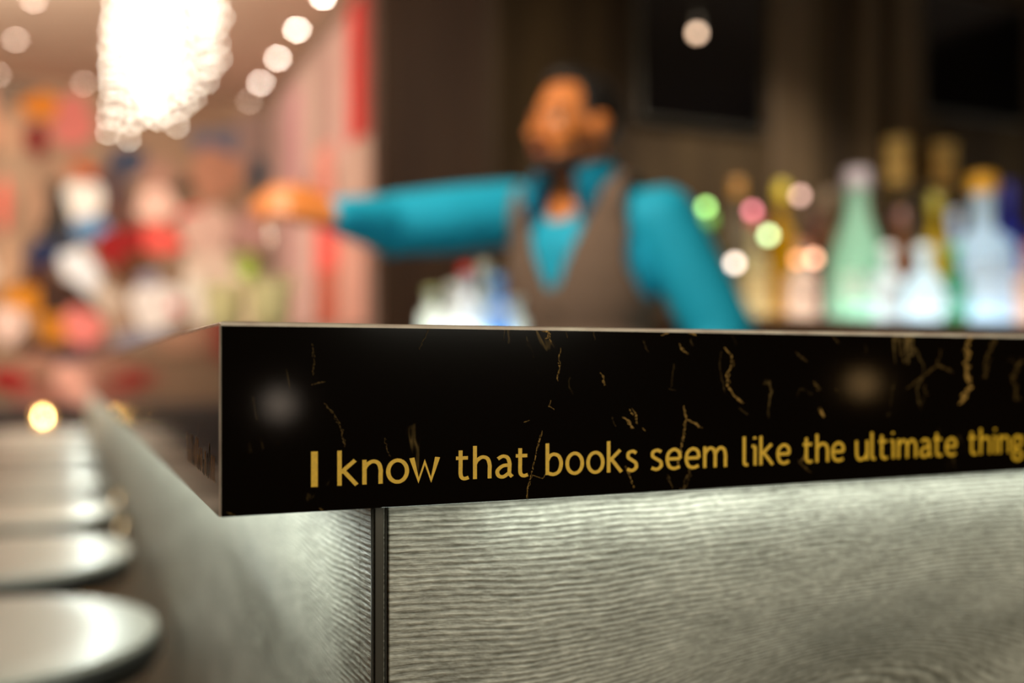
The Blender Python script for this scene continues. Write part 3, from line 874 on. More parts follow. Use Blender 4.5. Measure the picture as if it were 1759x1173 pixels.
light('ceiling_fill', 'AREA', (-1.0, 3.6, 0.9), 44, (1.0, 0.88, 0.72), 3.0, (-1.0, 4.2, 2.8))  # upward fill without a fixture, added to brighten the ceiling

# ---------------------------------------------------------------- chandelier
cc = at(262, 100, 4.2)
t = thing('chandelier', (cc.x, cc.y, H), 'dazzling chandelier of many hanging strands of tiny bulbs at the upper left', 'chandelier')
bm = bmesh.new(); lathe(bm, [(0, -0.05), (0.20, -0.05), (0.24, -0.04), (0.25, 0), (0, 0)], seg=40); obj('ceiling_plate', bm, M_steel, t, smooth=True)
strands = [(185, 8, 228), (200, -10, 205), (222, 4, 238), (214, -20, 120), (240, 0, 205), (258, -18, 190), (262, 14, 200), (282, -6, 196), (300, 10, 216), (318, -14, 180), (334, 6, 168), (350, -4, 140), (364, 12, 116), (374, -8, 102), (378, 4, 30),
           (345, -30, 60), (292, -26, 150), (236, -28, 150), (188, -18, 140), (356, 20, 40), (310, 28, 150), (250, 30, 170), (270, 24, 205), (230, 22, 160)]
for k, (px, dy, pb) in enumerate(strands):
    d = 4.2 + dy * 0.006
    bx = at(px, pb, d)
    bm = bmesh.new()
    x, y = bx.x - cc.x, bx.y - cc.y
    x0, y0 = x * 0.9, y * 0.9
    zb = bx.z - H
    n = int((-zb - 0.02) / 0.062) + 1
    pts = []
    for j in range(n):
        z = zb + j * (-zb - 0.06) / max(1, n - 1)
        xx = x + random.uniform(-.008, .008); yy = y + random.uniform(-.008, .008)
        f = (z - zb) / (-zb)
        xx = xx * (1 - 0.1 * f); yy = yy * (1 - 0.1 * f)
        pts.append((xx, yy, z))
        lathe(bm, [(0, -0.007), (0.0045, -0.004), (0.0058, 0.001), (0.0035, 0.006), (0, 0.008)], c=(xx + 0.006, yy, z), seg=8, mi=1)
    tube(bm, pts + [(x0, y0, -0.04)], 0.0012, 5, mi=0)
    obj('bulb_strand', bm, [M_steel, M_bulbwarm], t)
light('chandelier_light', 'POINT', (cc.x, cc.y, 2.1), 12, (1.0, 0.88, 0.74), 0.18)

# small pendant in front of the dark wall
pp = at(1197, 57, 2.95)
t = thing('pendant_lamp', (pp.x, pp.y, H), 'single small warm pendant bulb hanging against the black wall above the bottles', 'lamp')
bm = bmesh.new(); lathe(bm, [(0, -0.02), (0.035, -0.02), (0.04, 0), (0, 0)], seg=24); obj('ceiling_cup', bm, M_blackmetal, t)
bm = bmesh.new(); tube(bm, [(0, 0, -0.01), (0, 0, pp.z - H + 0.035)], 0.0025, 6); lathe(bm, [(0.006, pp.z - H + 0.012), (0.012, pp.z - H + 0.02), (0.012, pp.z - H + 0.04), (0.003, pp.z - H + 0.05)], seg=14); obj('cord', bm, M_blackmetal, t)
bm = bmesh.new(); ball(bm, (0, 0, pp.z - H), 0.012, sub=3); obj('bulb', bm, mat('pendant_glow', (1, 1, 1), var=0, emit=((1.0, 0.62, 0.38), 5.0)), t)

# black screens on the wall behind the bar
def screen(name, px0, px1, py0, py1, lab):
    a = on_y(px0, py1, Y_BACK - 0.04); b = on_y(px1, py0, Y_BACK - 0.04)
    zb, zt = a.z, min(b.z, H - 0.05)
    cx = (a.x + b.x) / 2; w = (b.x - a.x) / 2
    t = thing(name, (cx, Y_BACK, zb), lab, 'screen', 'black screens on the back wall')
    bm = bmesh.new(); box(bm, -w, w, -0.045, -0.001, 0, zt - zb, bev=0.006); obj('frame', bm, M_blackmetal, t)
    bm = bmesh.new(); box(bm, -w + 0.012, w - 0.012, -0.047, -0.0445, 0.012, zt - zb - 0.012); obj('glass', bm, M_screen, t)


screen('wall_screen', 1096, 1312, -90, 205, 'black glass screen on the wall behind the bartender, left of the wooden strip')
screen('wall_screen', 1585, 1762, 10, 190, 'black glass screen on the wall at the upper right corner')

# ---------------------------------------------------------------- back bar with bottles
SH = CAMZ + 0.138
bx0 = on_y(1150, 540, 2.45).x
t = thing('back_bar', (bx0, 2.62, 0), 'dark walnut back bar whose lit shelf carries the liquor bottles', 'cabinet')
bm = bmesh.new(); box(bm, 0, 2.3, -0.28, 0.32, 0.08, SH - 0.045, bev=0.004); obj('carcass', bm, M_cabinet, t)
bm = bmesh.new(); box(bm, -0.02, 2.3, -0.30, 0.32, SH - 0.045, SH, bev=0.004); obj('shelf_top', bm, M_cabinet, t)
bm = bmesh.new(); box(bm, 0.03, 2.28, -0.24, 0.30, 0, 0.08); obj('plinth', bm, M_blackmetal, t)
M_glow = mat('backlit_acrylic', (0.9, 0.95, 1), emit=((0.90, 0.97, 1.0), 2.9), var=0)
M_glow2 = mat('backlit_acrylic_warm', (1, 0.95, 0.9), emit=((1.0, 0.88, 0.76), 2.0), var=0)
q0 = on_y(1440, 545, 2.45).x - bx0; q1 = on_y(1250, 545, 2.45).x - bx0
bm = bmesh.new(); box(bm, q0, 2.28, -0.285, 0.22, SH - 0.004, SH + 0.0005); obj('glowing_shelf', bm, M_glow, t)
bm = bmesh.new(); box(bm, q1, q0 - 0.01, -0.285, 0.22, SH - 0.004, SH + 0.0005); obj('glowing_shelf', bm, M_glow2, t)
for k in range(4):
    bm = bmesh.new(); box(bm, 0.02 + k * 0.57, 0.57 + k * 0.57, -0.295, -0.281, 0.10, SH - 0.06, bev=0.003); d_ = obj('door', bm, M_cabinet, t)
    bm = bmesh.new(); tube(bm, [(0.52 + k * 0.57, -0.31, 0.8), (0.52 + k * 0.57, -0.31, 0.95)], 0.005, 8); obj('handle', bm, M_brass, d_)

g0 = on_y(1452, 500, 2.86).x; g1 = on_y(1262, 500, 2.86).x
t = thing('lightbox', (g0, 2.86, SH), 'bright cool white lightbox standing behind the bottles on the right', 'light panel')
bm = bmesh.new(); box(bm, 0, 1.6, 0.0, 0.02, 0, 0.15, bev=0.002); obj('housing', bm, M_steel, t)
bm = bmesh.new(); box(bm, 0.004, 1.596, -0.004, -0.0005, 0.003, 0.147, bev=0.001); obj('diffuser', bm, M_glow, t)
t = thing('lightbox', (g1, 2.86, SH), 'low dimmer warm lightbox behind the bottles next to the bartender', 'light panel')
bm = bmesh.new(); box(bm, 0, g0 - g1 - 0.02, 0.0, 0.02, 0, 0.09, bev=0.002); obj('housing', bm, M_steel, t)
bm = bmesh.new(); box(bm, 0.004, g0 - g1 - 0.024, -0.004, -0.0005, 0.003, 0.087, bev=0.001); obj('diffuser', bm, M_glow2, t)

_gm = {}


def gl(c, clear=0.3):
    if (c, clear) not in _gm: _gm[(c, clear)] = glass_mat('bottle_glass_%d' % len(_gm), lin(c), clear=clear)
    return _gm[(c, clear)]


def sm(c):
    if c not in _gm: _gm[c] = smat('cap_%d' % len(_gm), c, 0.35, var=0.05, translucent=0.35 if min(c) > 140 else 0.0)
    return _gm[c]


def bottle(p, h, r, glass, cap, paper, label, group, shape='tall', neck=None, clear=0.3, caph=0.10, name='liquor_bottle', labz=(0.12, 0.42)):
    t = thing(name, p, label, 'bottle', group)
    rn = neck or r * 0.34
    hb = {'tall': 0.60, 'round': 0.46, 'squat': 0.52, 'cone': 0.30}[shape] * h
    hs = {'tall': 0.74, 'round': 0.72, 'squat': 0.66, 'cone': 0.80}[shape] * h
    prof = [(0, 0.003), (r * 0.85, 0), (r, 0.008)]
    if shape == 'round':
        prof += [(r * 1.0, h * 0.05), (r * 1.12, h * 0.2), (r * 1.08, h * 0.36)]
    prof += [(r, hb)]
    for k in range(1, 7):
        s = k / 6
        prof.append((rn + (r - rn) * (0.5 + 0.5 * math.cos(math.pi * s)), hb + (hs - hb) * s))
    hc = h * (1 - caph)
    prof += [(rn, hc), (rn * 1.12, hc + 0.002), (rn * 1.12, hc + 0.006), (0, hc + 0.006)]
    bm = bmesh.new(); lathe(bm, prof, seg=28); obj('glass', bm, gl(glass, clear), t, smooth=True)
    bm = bmesh.new(); lathe(bm, [(0, hc + 0.0065), (rn * 1.25, hc + 0.0065), (rn * 1.3, hc + 0.012), (rn * 1.25, h - 0.004), (rn * 1.05, h), (0, h)], seg=20); obj('cap', bm, sm(cap), t, smooth=True)
    if paper:
        rr = 1.0 if shape != 'round' else 1.13
        bm = bmesh.new()
        n = 16; a0 = math.radians(-165); a1 = math.radians(-15)
        z0, z1 = h * labz[0], min(h * labz[1], hb)
        vs = [[bm.verts.new(((r * rr + 0.0012) * math.cos(a0 + (a1 - a0) * k / n), (r * rr + 0.0012) * math.sin(a0 + (a1 - a0) * k / n), z)) for k in range(n + 1)] for z in (z0, z1)]
        for k in range(n): bm.faces.new((vs[0][k], vs[0][k + 1], vs[1][k + 1], vs[1][k]))
        solidify(bm, 0.0006)
        obj('paper_label', bm, sm(paper), t)
    return t


GB = 'liquor bottles on the back bar'
# px, top_py, half width px, v, glass, cap, label paper, shape, label text
rows = [
    (1216, 350, 20, 2.50, (60, 120, 50), (120, 190, 90), None, 'tall', 0.3, 'green bottle just right of the teal sleeve, half hidden behind it'),
    (1266, 292, 21, 2.62, (150, 140, 120), (150, 104, 20), None, 'tall', 0.5, 'clear bottle with a dull gold cap behind the teal elbow'),
    (1296, 350, 22, 2.48, (200, 190, 150), (170, 60, 66), (236, 222, 176), 'squat', 0.3, 'pale bottle with a dark pink cap and cream label'),
    (1342, 298, 20, 2.56, (190, 150, 8), (190, 170, 30), None, 'tall', 0.25, 'tall yellow bottle with a yellow cap'),
    (1378, 400, 24, 2.40, (230, 215, 205), (176, 120, 90), (255, 240, 232), 'squat', 0.3, 'short bottle with a white label and a copper cap'),
    (1400, 350, 19, 2.68, (110, 30, 14), (70, 26, 14), None, 'tall', 0.3, 'dark red bottle standing behind the short white labelled one'),
    (1422, 310, 18, 2.77, (150, 120, 90), (110, 90, 66), None, 'tall', 0.5, 'slim clear bottle with a brown cap left of the green shouldered one'),
    (1472, 276, 42, 2.50, (176, 218, 196), (186, 176, 182), (225, 238, 226), 'cone', 0.3, 'large pale green bottle with a grey stopper and sloping shoulders'),
    (1525, 405, 20, 2.37, (235, 242, 246), (240, 244, 246), (250, 252, 255), 'squat', 0.25, 'short clear bottle with a white cap between the green and the amber one'),
    (1547, 345, 20, 2.62, (150, 96, 54), (130, 88, 80), None, 'tall', 0.35, 'amber bottle with a mauve cap behind the short clear ones'),
    (1586, 405, 28, 2.46, (225, 240, 248), (236, 246, 250), (245, 250, 255), 'round', 0.25, 'round clear bottle with a white cap left of the green one'),
    (1606, 318, 20, 2.60, (196, 168, 30), (150, 140, 40), None, 'tall', 0.3, 'yellow bottle with an olive cap behind the round clear one'),
    (1640, 405, 19, 2.46, (20, 150, 90), (60, 170, 120), (150, 220, 200), 'squat', 0.2, 'bright green bottle with a pale green label'),
    (1688, 285, 44, 2.50, (206, 226, 238), (206, 150, 34), (240, 246, 252), 'squat', 0.25, 'largest bottle, clear with white label, pale neck and gold cap'),
    (1640, 345, 19, 2.68, (215, 228, 240), (225, 232, 240), None, 'tall', 0.3, 'clear bottle with a white cap behind the bright green one'),
    (1732, 298, 24, 2.66, (60, 80, 190), (60, 60, 150), (190, 205, 245), 'tall', 0.25, 'blue bottle with a navy cap behind the largest bottle'),
    (1772, 400, 26, 2.46, (240, 205, 180), (190, 120, 100), (250, 225, 205), 'squat', 0.3, 'peach coloured bottle cut by the right edge'),
]
for (px, tp, hw, v, gc, cc_, pc_, sh, cl, lab) in rows:
    p = on_y(px, tp + 16, v); hw = hw * 1.14
    depth = Vector((p.x, p.y, 0)).dot(Vector((FX, FY, 0)))
    h = p.z - SH - 0.001
    r = hw / FPX * depth
    bottle((p.x, p.y, SH + 0.001), h, r, gc, cc_, pc_, lab, GB, sh, neck=max(0.016, r * 0.36), clear=cl, caph=0.14)

# wired glowing bulbs, added to stand in for coloured highlights on the bottles
bulbs = [(1212, 356, (0.45, 0.95, 0.26), 0.85), (1292, 362, (1.0, 0.30, 0.36), 0.62), (1374, 336, (1.0, 0.62, 0.52), 0.60), (1398, 444, (1.0, 0.52, 0.32), 1.1), (1370, 446, (1.0, 0.40, 0.16), 0.60), (1320, 404, (0.70, 1.0, 0.48), 1.15), (1262, 452, (1.0, 0.84, 0.70), 1.3)]
P = [on_y(x, y, 2.36) for x, y, _, _ in bulbs]
t = thing('glint_string', P[0], 'added string of tiny green, pink and peach bulbs standing for glints on the bottles', 'added glints')
bm = bmesh.new()
path = []
ends = [Vector((P[0].x - 0.05, 2.34, SH + 0.004))] + P + [Vector((P[-1].x - 0.02, 2.36, SH + 0.004)), Vector((P[-1].x + 0.05, 2.36, SH + 0.004))]
for a, b in zip(ends, ends[1:]):
    for k in range(8):
        s = k / 8; q = a.lerp(b, s); q.z -= 0.03 * math.sin(math.pi * s) if min(a.z, b.z) > SH + 0.08 else 0; q.y += 0.006
        q.z = max(q.z, SH + 0.003); path.append(q - P[0])
tube(bm, path, 0.0012, 6); obj('wire', bm, M_blackmetal, t)
for i, ((x, y, c, s), p) in enumerate(zip(bulbs, P)):
    bm = bmesh.new(); ball(bm, p - P[0], 0.012, sub=2); o = obj('bulb', bm, mat('glint_bulb_%d' % i, c, var=0, emit=(c, 6.4 * s)), t)

# glass shelf with two stacks of amber coupes
zs = on_y(1590, 322, 2.86).z
xs = on_y(1590, 322, 2.86).x
t = thing('glass_shelf', (xs, Y_BACK, zs), 'small glass shelf on brass brackets above the bottles at the right', 'shelf')
bm = bmesh.new(); box(bm, -0.17, 0.17, -0.16, -0.001, -0.008, 0.0, bev=0.001); obj('shelf_pane', bm, gl((170, 150, 110), 0.7), t)
for s in (-0.13, 0.13):
    bm = bmesh.new(); tube(bm, [(s, -0.004, -0.07), (s, -0.10, -0.012)], 0.004, 8); obj('bracket', bm, M_brass, t)
for (px, lab) in ((1545, 'left stack of ribbed amber tumblers on the glass shelf'), (1624, 'right stack of ribbed amber tumblers on the glass shelf')):
    q = on_y(px, 300, 2.86)
    top = on_y(px, 238 if px < 1600 else 246, 2.86).z
    t = thing('tumbler_stack', (q.x, 2.87, zs), lab, 'glasses', 'stacks of tumblers on the glass shelf')
    n = 3; hh = (top - zs) / n
    for k in range(n):
        bm = bmesh.new(); lathe(bm, [(0, 0.004), (0.028, 0.0), (0.040, hh * 0.3), (0.046, hh * 0.75), (0.044, hh - 0.002), (0.040, hh - 0.002), (0.040, hh * 0.5), (0.026, 0.008), (0, 0.008)], c=(0, 0, k * hh), seg=24)
        obj('tumbler', bm, gl((240, 214, 140), 0.35), t, smooth=True)

# ---------------------------------------------------------------- drinks on the bar counter
t = thing('added_light_tray', (on_z(805, 612, ZT).x, 1.9, ZT), 'unseen glowing white tray added to light the small bottles beside the bartender', 'tray')
pt = at(805, 612, 1.90)
t.location = (pt.x, pt.y, ZT)
bm = bmesh.new(); box(bm, -0.125, 0.125, -0.07, 0.07, 0, 0.018, bev=0.004); obj('tray_body', bm, M_steel, t)
bm = bmesh.new(); box(bm, -0.115, 0.115, -0.06, 0.06, 0.018, 0.022, bev=0.001); obj('glowing_top', bm, mat('tray_glow', (1, 1, 1), var=0, emit=((0.88, 0.96, 1.0), 6.0)), t)  # hidden glow added to light the small bottles from below
t.rotation_euler = (0, 0, -math.atan2(FX, FY))
GS = 'small bottles on the glowing tray'
small = [(742, 484, 22, 1.90, (236, 240, 232), (150, 160, 100), (240, 244, 240), 'small white bottle with an olive cap, leftmost on the tray'),
         (778, 476, 19, 1.93, (240, 240, 234), (226, 228, 220), None, 'small frosted bottle with a white cap second from the left on the tray'),
         (802, 446, 20, 1.88, (244, 246, 248), (200, 20, 26), (250, 252, 252), 'small white bottle with a red cap in the middle of the tray'),
         (832, 440, 17, 1.94, (214, 226, 226), (206, 212, 200), None, 'slim frosted bottle with a grey cap behind the red capped one'),
         (857, 462, 22, 1.87, (150, 196, 236), (90, 160, 226), (236, 242, 248), 'small pale blue bottle with a blue cap'),
         (886, 500, 19, 1.91, (226, 230, 222), (226, 226, 214), (240, 240, 232), 'small white bottle, shortest and rightmost on the tray')]
for px, tp, hw, d, gc, cc_, pc_, lab in small:
    p = at(px, tp + 10, d)
    base_z = ZT + 0.0225
    bottle((p.x, p.y, base_z), p.z - base_z, hw / FPX * d, gc, cc_, pc_, lab, GS, 'squat', clear=0.2, caph=0.16, name='small_bottle', labz=(0.35, 0.52), neck=0.011)

# cocktails on the counter under the bartender's hand
def cocktail(px, d, k, lime, lab):
    pg = at(px, 612, d)
    t = thing('cocktail_glass', (pg.x, pg.y, ZT), lab, 'glass', 'cocktails on the bar under the hand')
    def L_(pr): return [(r * k, z * k) for r, z in pr]
    bm = bmesh.new(); lathe(bm, L_([(0, 0), (0.034, 0), (0.035, 0.004), (0.006, 0.012), (0.006, 0.03), (0.026, 0.045), (0.044, 0.09), (0.042, 0.12), (0.054, 0.180), (0.052, 0.180), (0.040, 0.12), (0.041, 0.09), (0.024, 0.048), (0, 0.042)]), seg=32)
    obj('glass_bowl', bm, gl((244, 244, 228), 0.85), t, smooth=True)
    bm = bmesh.new(); lathe(bm, L_([(0, 0.046), (0.023, 0.052), (0.039, 0.09), (0.038, 0.12), (0.048, 0.160), (0, 0.161)]), seg=28)
    obj('drink', bm, M_drink, t, smooth=True)
    if lime:
        bm = bmesh.new(); ball(bm, (-0.050 * k, -0.016, 0.178 * k), 0.015, 0.006, 0.015, sub=2); obj('lime_slice', bm, M_lime, t)
    return pg


M_drink = smat('cream_cocktail', (255, 246, 226), 0.3, var=0.03, translucent=0.4)
M_lime = smat('lime', (170, 200, 70), 0.5)
pg = cocktail(466, 2.08, 0.94, True, 'tall cream cocktail with a lime slice, directly under the hand')
cocktail(388, 2.22, 0.90, False, 'cream cocktail left of the one under the hand')

# ---------------------------------------------------------------- the bartender
M_skin = smat('warm_skin', (208, 124, 58), 0.45, var=0.06, scale=14)
M_hair = smat('black_hair', (14, 10, 8), 0.6, var=0.3, scale=120, bump=0.3)
M_beard = smat('dark_stubble', (58, 34, 20), 0.8, var=0.3, scale=200)
M_teal = smat('teal_jersey', (0, 172, 212), 0.75, var=0.06, scale=30, bump=0.15)
M_vest = smat('grey_brown_vest', (112, 92, 78), 0.85, var=0.10, scale=60, bump=0.2)
M_trouser = smat('black_trousers', (24, 22, 22), 0.8)
M_shoe = smat('black_shoes', (14, 13, 12), 0.4)
M_eye = smat('eye_white', (225, 215, 200), 0.3, var=0)
M_iris = smat('dark_iris', (30, 18, 10), 0.2, var=0)
M_lip = smat('lip', (170, 84, 62), 0.5, var=0)

TC = Vector((0.180, 2.34))                          # torso axis, camera frame plan
c2 = Vector((-0.55, -0.835)).normalized(); s2 = Vector((0.835, -0.55)).normalized()


def tb(s, c, z, lean=True):                         # torso frame -> world
    lx = -0.035 * max(0, (z + 0.1)) / 0.5 if lean else 0
    p = TC + s2 * s + c2 * c
    return cw(p.x + lx, p.y, z)


def frame(cdir, sdir):
    a = cw(sdir.x, sdir.y, 0) - Vector((0, 0, CAMZ)); b = cw(cdir.x, cdir.y, 0) - Vector((0, 0, CAMZ))
    m = Matrix((a, b, Vector((0, 0, 1)))).transposed()
    return m


MT = frame(c2, s2)
hf = Vector((-0.78, -0.62)).normalized(); hs = Vector((0.62, -0.78)).normalized()
MH = frame(hf, hs)
HC = at(982, 221, 2.30); HS = 1.07                             # middle of the head, between the eyes' height and the ears


def hd(s, f, z):
    return HC + MH @ Vector((s, f, z)) * HS


SR = at(884, 366, 2.44); EL = at(672, 386, 2.33); WR = at(574, 370, 2.16)
SL = at(1140, 378, 2.24); EL2 = at(1238, 572, 2.22); WR2 = at(1228, 745, 2.08)
person = thing('person', tuple(cw(TC.x, TC.y, -CAMZ)), 'bartender in teal shirt and grey vest leaning over the bar with one arm stretched out', 'person')
PL = Vector(person.location)


def local(bm):
    bmesh.ops.translate(bm, verts=bm.verts, vec=-PL)


# body
bm = bmesh.new()
ball(bm, hd(0, -0.018, 0.028), 0.079, 0.100, 0.092, MH)                 # cranium
ball(bm, hd(0, 0.024, -0.020), 0.062, 0.062, 0.088, MH)                # face
ball(bm, hd(0, 0.045, -0.078), 0.040, 0.036, 0.030, MH)                # chin
limb(bm, hd(0.045, -0.005, -0.055), hd(0.018, 0.060, -0.082), 0.024, 0.020)
limb(bm, hd(-0.045, -0.005, -0.055), hd(-0.018, 0.060, -0.082), 0.024, 0.020)
limb(bm, hd(0, 0.082, 0.012), hd(0, 0.108, -0.026), 0.008, 0.014)      # nose
ball(bm, hd(0.012, 0.094, -0.030), 0.009); ball(bm, hd(-0.012, 0.094, -0.030), 0.009)
limb(bm, hd(-0.035, 0.068, 0.026), hd(0.035, 0.068, 0.026), 0.011, 0.011)  # brow
for s in (-1, 1):
    ball(bm, hd(s * 0.040, 0.058, -0.026), 0.020, 0.020, 0.018, MH)     # cheeks
    ball(bm, hd(s * 0.031, 0.066, 0.015), 0.016, 0.016, 0.009, MH); ball(bm, hd(s * 0.031, 0.066, -0.009), 0.015, 0.014, 0.006, MH)   # eyelids
    ball(bm, hd(s * 0.076, -0.012, -0.010), 0.008, 0.018, 0.032, MH)    # ears
    ball(bm, hd(s * 0.082, -0.020, 0.000), 0.008, 0.012, 0.022, MH)
limb(bm, hd(0, -0.030, -0.055), tb(0, -0.01, 0.375), 0.056, 0.062)      # neck
ball(bm, tb(0, 0, 0.20), 0.165, 0.105, 0.20, MT)
ball(bm, tb(0, 0, 0.00), 0.140, 0.100, 0.18, MT)
ball(bm, tb(0, -0.01, -0.14), 0.155, 0.110, 0.12, MT)
limb(bm, SR, SL, 0.055, 0.055)
limb(bm, SR, EL, 0.050, 0.040); limb(bm, EL, WR, 0.040, 0.027)
limb(bm, SL, EL2, 0.050, 0.040); limb(bm, EL2, WR2, 0.040, 0.027)
for s in (-1, 1):
    limb(bm, tb(s * 0.085, 0, -0.18, False), tb(s * 0.10, 0.02, -0.62, False), 0.080, 0.055)
    limb(bm, tb(s * 0.10, 0.02, -0.62, False), tb(s * 0.11, -0.02, -1.02, False), 0.052, 0.036)


def hand(bm, wr, fwd, nrm, curl, thumb_side, k_=1.0):
    """palm, four bent fingers of different length, and a thumb leaving the side of the palm"""
    fwd = fwd.normalized(); nrm = (nrm - fwd * nrm.dot(fwd)).normalized(); side = fwd.cross(nrm)
    F_ = fwd * k_; N_ = nrm * k_; S_ = side * k_
    for o, l in ((-1.5, 0.072), (-0.5, 0.080), (0.5, 0.075), (1.5, 0.060)):
        a = wr + F_ * 0.012 + S_ * o * 0.009
        b = wr + F_ * (0.090 - 0.004 * abs(o)) + S_ * o * 0.0205
        limb(bm, a, b, 0.017 * k_, 0.0120 * k_, 10)
        d = fwd.copy(); p = b
        for j, fr in enumerate((0.44, 0.32, 0.24)):
            d = (d * math.cos(curl[j]) - nrm * math.sin(curl[j])).normalized()
            q = p + d * l * fr * k_
            limb(bm, p, q, 0.0100 - 0.0008 * j, 0.0092 - 0.0008 * j, 10)
            p = q
    a = wr + F_ * 0.025 + S_ * thumb_side * 0.024
    b = a + F_ * 0.030 + S_ * thumb_side * 0.026 - N_ * 0.018
    c = b + F_ * 0.030 + S_ * thumb_side * 0.004 - N_ * 0.014
    d = c + F_ * 0.022 - S_ * thumb_side * 0.006 - N_ * 0.010
    limb(bm, a, b, 0.016, 0.012, 10); limb(bm, b, c, 0.0115, 0.0105, 10); limb(bm, c, d, 0.0105, 0.0085, 10)


KN = at(497, 346, 2.12)
toward = cw(0, -1, 0) - Vector((0, 0, CAMZ))
hand(bm, WR, KN - WR, Vector((0, 0, 0.55)) + toward * 1.0, (0.35, 0.65, 0.55), 1, 1.12)
hand(bm, WR2, Vector((0, 0, -1)) + toward * 0.25, cw(1, 0, 0) - Vector((0, 0, CAMZ)), (0.25, 0.35, 0.3), -1)
bm = remeshed(bm, 0.0060, 3); local(bm)
body = obj('body', bm, M_skin, person)

# hair, beard, eyes, brows, lips
bm = bmesh.new()
ball(bm, hd(0, -0.028, 0.036), 0.085, 0.104, 0.093, MH, sub=4)
ball(bm, hd(0, 0.010, 0.100), 0.052, 0.050, 0.026, MH)
bm = remeshed(bm, 0.006, 2)
kill = []
for v in bm.verts:
    q = MH.transposed() @ (v.co - HC) / HS
    if (q.y > 0.030 and q.z < 0.085) or (q.z < 0.0 and q.y > -0.035) or q.z < -0.045: kill.append(v)
bmesh.ops.delete(bm, geom=kill, context='VERTS'); smooth_rim(bm); solidify(bm, 0.008); local(bm)
obj('hair', bm, M_hair, person)
bm = bmesh.new()
ball(bm, hd(0, 0.046, -0.081), 0.044, 0.040, 0.034, MH)
limb(bm, hd(0.051, -0.004, -0.040), hd(0.022, 0.062, -0.086), 0.022, 0.020)
limb(bm, hd(-0.051, -0.004, -0.040), hd(-0.022, 0.062, -0.086), 0.022, 0.020)
limb(bm, hd(-0.022, 0.088, -0.042), hd(0.022, 0.088, -0.042), 0.006, 0.006)
bm = remeshed(bm, 0.006, 2); local(bm)
obj('beard', bm, M_beard, person)
bm = bmesh.new(); limb(bm, hd(-0.018, 0.090, -0.056), hd(0.018, 0.090, -0.056), 0.006, 0.006); local(bm); obj('lips', bm, M_lip, person)
for s in (-1, 1):
    bm = bmesh.new(); ball(bm, hd(s * 0.030, 0.067, 0.003), 0.0115); local(bm); e = obj('eye', bm, M_eye, person)
    bm = bmesh.new(); ball(bm, hd(s * 0.0315, 0.0750, 0.003), 0.0052); local(bm); obj('iris', bm, M_iris, e)
    bm = bmesh.new(); limb(bm, hd(s * 0.016, 0.082, 0.026), hd(s * 0.046, 0.070, 0.028), 0.0045, 0.0035); local(bm); obj('eyebrow', bm, M_hair, person)

# shirt
bm = bmesh.new()
ball(bm, tb(0, 0, 0.19), 0.183, 0.122, 0.21, MT, sub=4)
ball(bm, tb(0, 0, 0.00), 0.158, 0.118, 0.19, MT, sub=4)
ball(bm, tb(0, -0.005, -0.10), 0.168, 0.124, 0.12, MT, sub=4)
limb(bm, SR + Vector((0, 0, 0.0)), SL, 0.068, 0.068)
limb(bm, tb(-0.06, -0.01, 0.385), tb(0.06, -0.01, 0.385), 0.055, 0.055)
limb(bm, SR, SR.lerp(EL, 0.5), 0.078, 0.078); limb(bm, SR.lerp(EL, 0.5) - Vector((0, 0, .002)), EL, 0.080, 0.072)
limb(bm, EL, WR.lerp(EL, 0.10), 0.070, 0.042)
limb(bm, EL - Vector((0, 0, 0.030)), EL.lerp(WR, 0.45) - Vector((0, 0, 0.012)), 0.046, 0.034)
limb(bm, SL, EL2, 0.076, 0.076); limb(bm, EL2, WR2.lerp(EL2, 0.1), 0.070, 0.044)
bm = remeshed(bm, 0.008, 4)
kill = []
for v in bm.verts:                                   # open collar
    q = MT.transposed() @ (v.co - tb(0, 0, 0.36))
    if q.z > -0.035 and abs(q.x) < 0.030 + 0.45 * (q.z + 0.035) and q.y > 0.02: kill.append(v)
    elif q.z > 0.05 and abs(q.x) < 0.062: kill.append(v)
bmesh.ops.delete(bm, geom=kill, context='VERTS'); smooth_rim(bm); solidify(bm, 0.004); local(bm)
shirt = obj('shirt', bm, M_teal, person)
bm = bmesh.new()
ring = []
for k in range(25):                                  # stand collar, open at the throat
    a = math.radians(118 + (422 - 118) * k / 24)
    rx, ry = 0.078, 0.080
    dip = max(0, math.sin(a)) * 0.035
    ring.append((rx * math.cos(a), ry * math.sin(a) - 0.006, dip))
vs = []
for x, y, dip in ring:
    vs.append([bm.verts.new(tb(x * f, y * f, z)) for f, z in ((1.15, 0.372 - dip * 1.4), (1.05, 0.475 - dip * 0.8), (1.22, 0.462 - dip * 1.0), (1.62, 0.385 - dip * 2.2))])
for a, b in zip(vs, vs[1:]):
    for j in range(3): bm.faces.new((a[j], b[j], b[j + 1], a[j + 1]))
solidify(bm, 0.004); local(bm)
obj('collar', bm, M_teal, shirt)
bm = bmesh.new(); tube(bm, [tb(0, 0.124, z) for z in (0.10, 0.16, 0.22, 0.27)], 0.003, 6); local(bm); obj('zip', bm, smat('zip_teal', (20, 110, 124), 0.4), shirt)

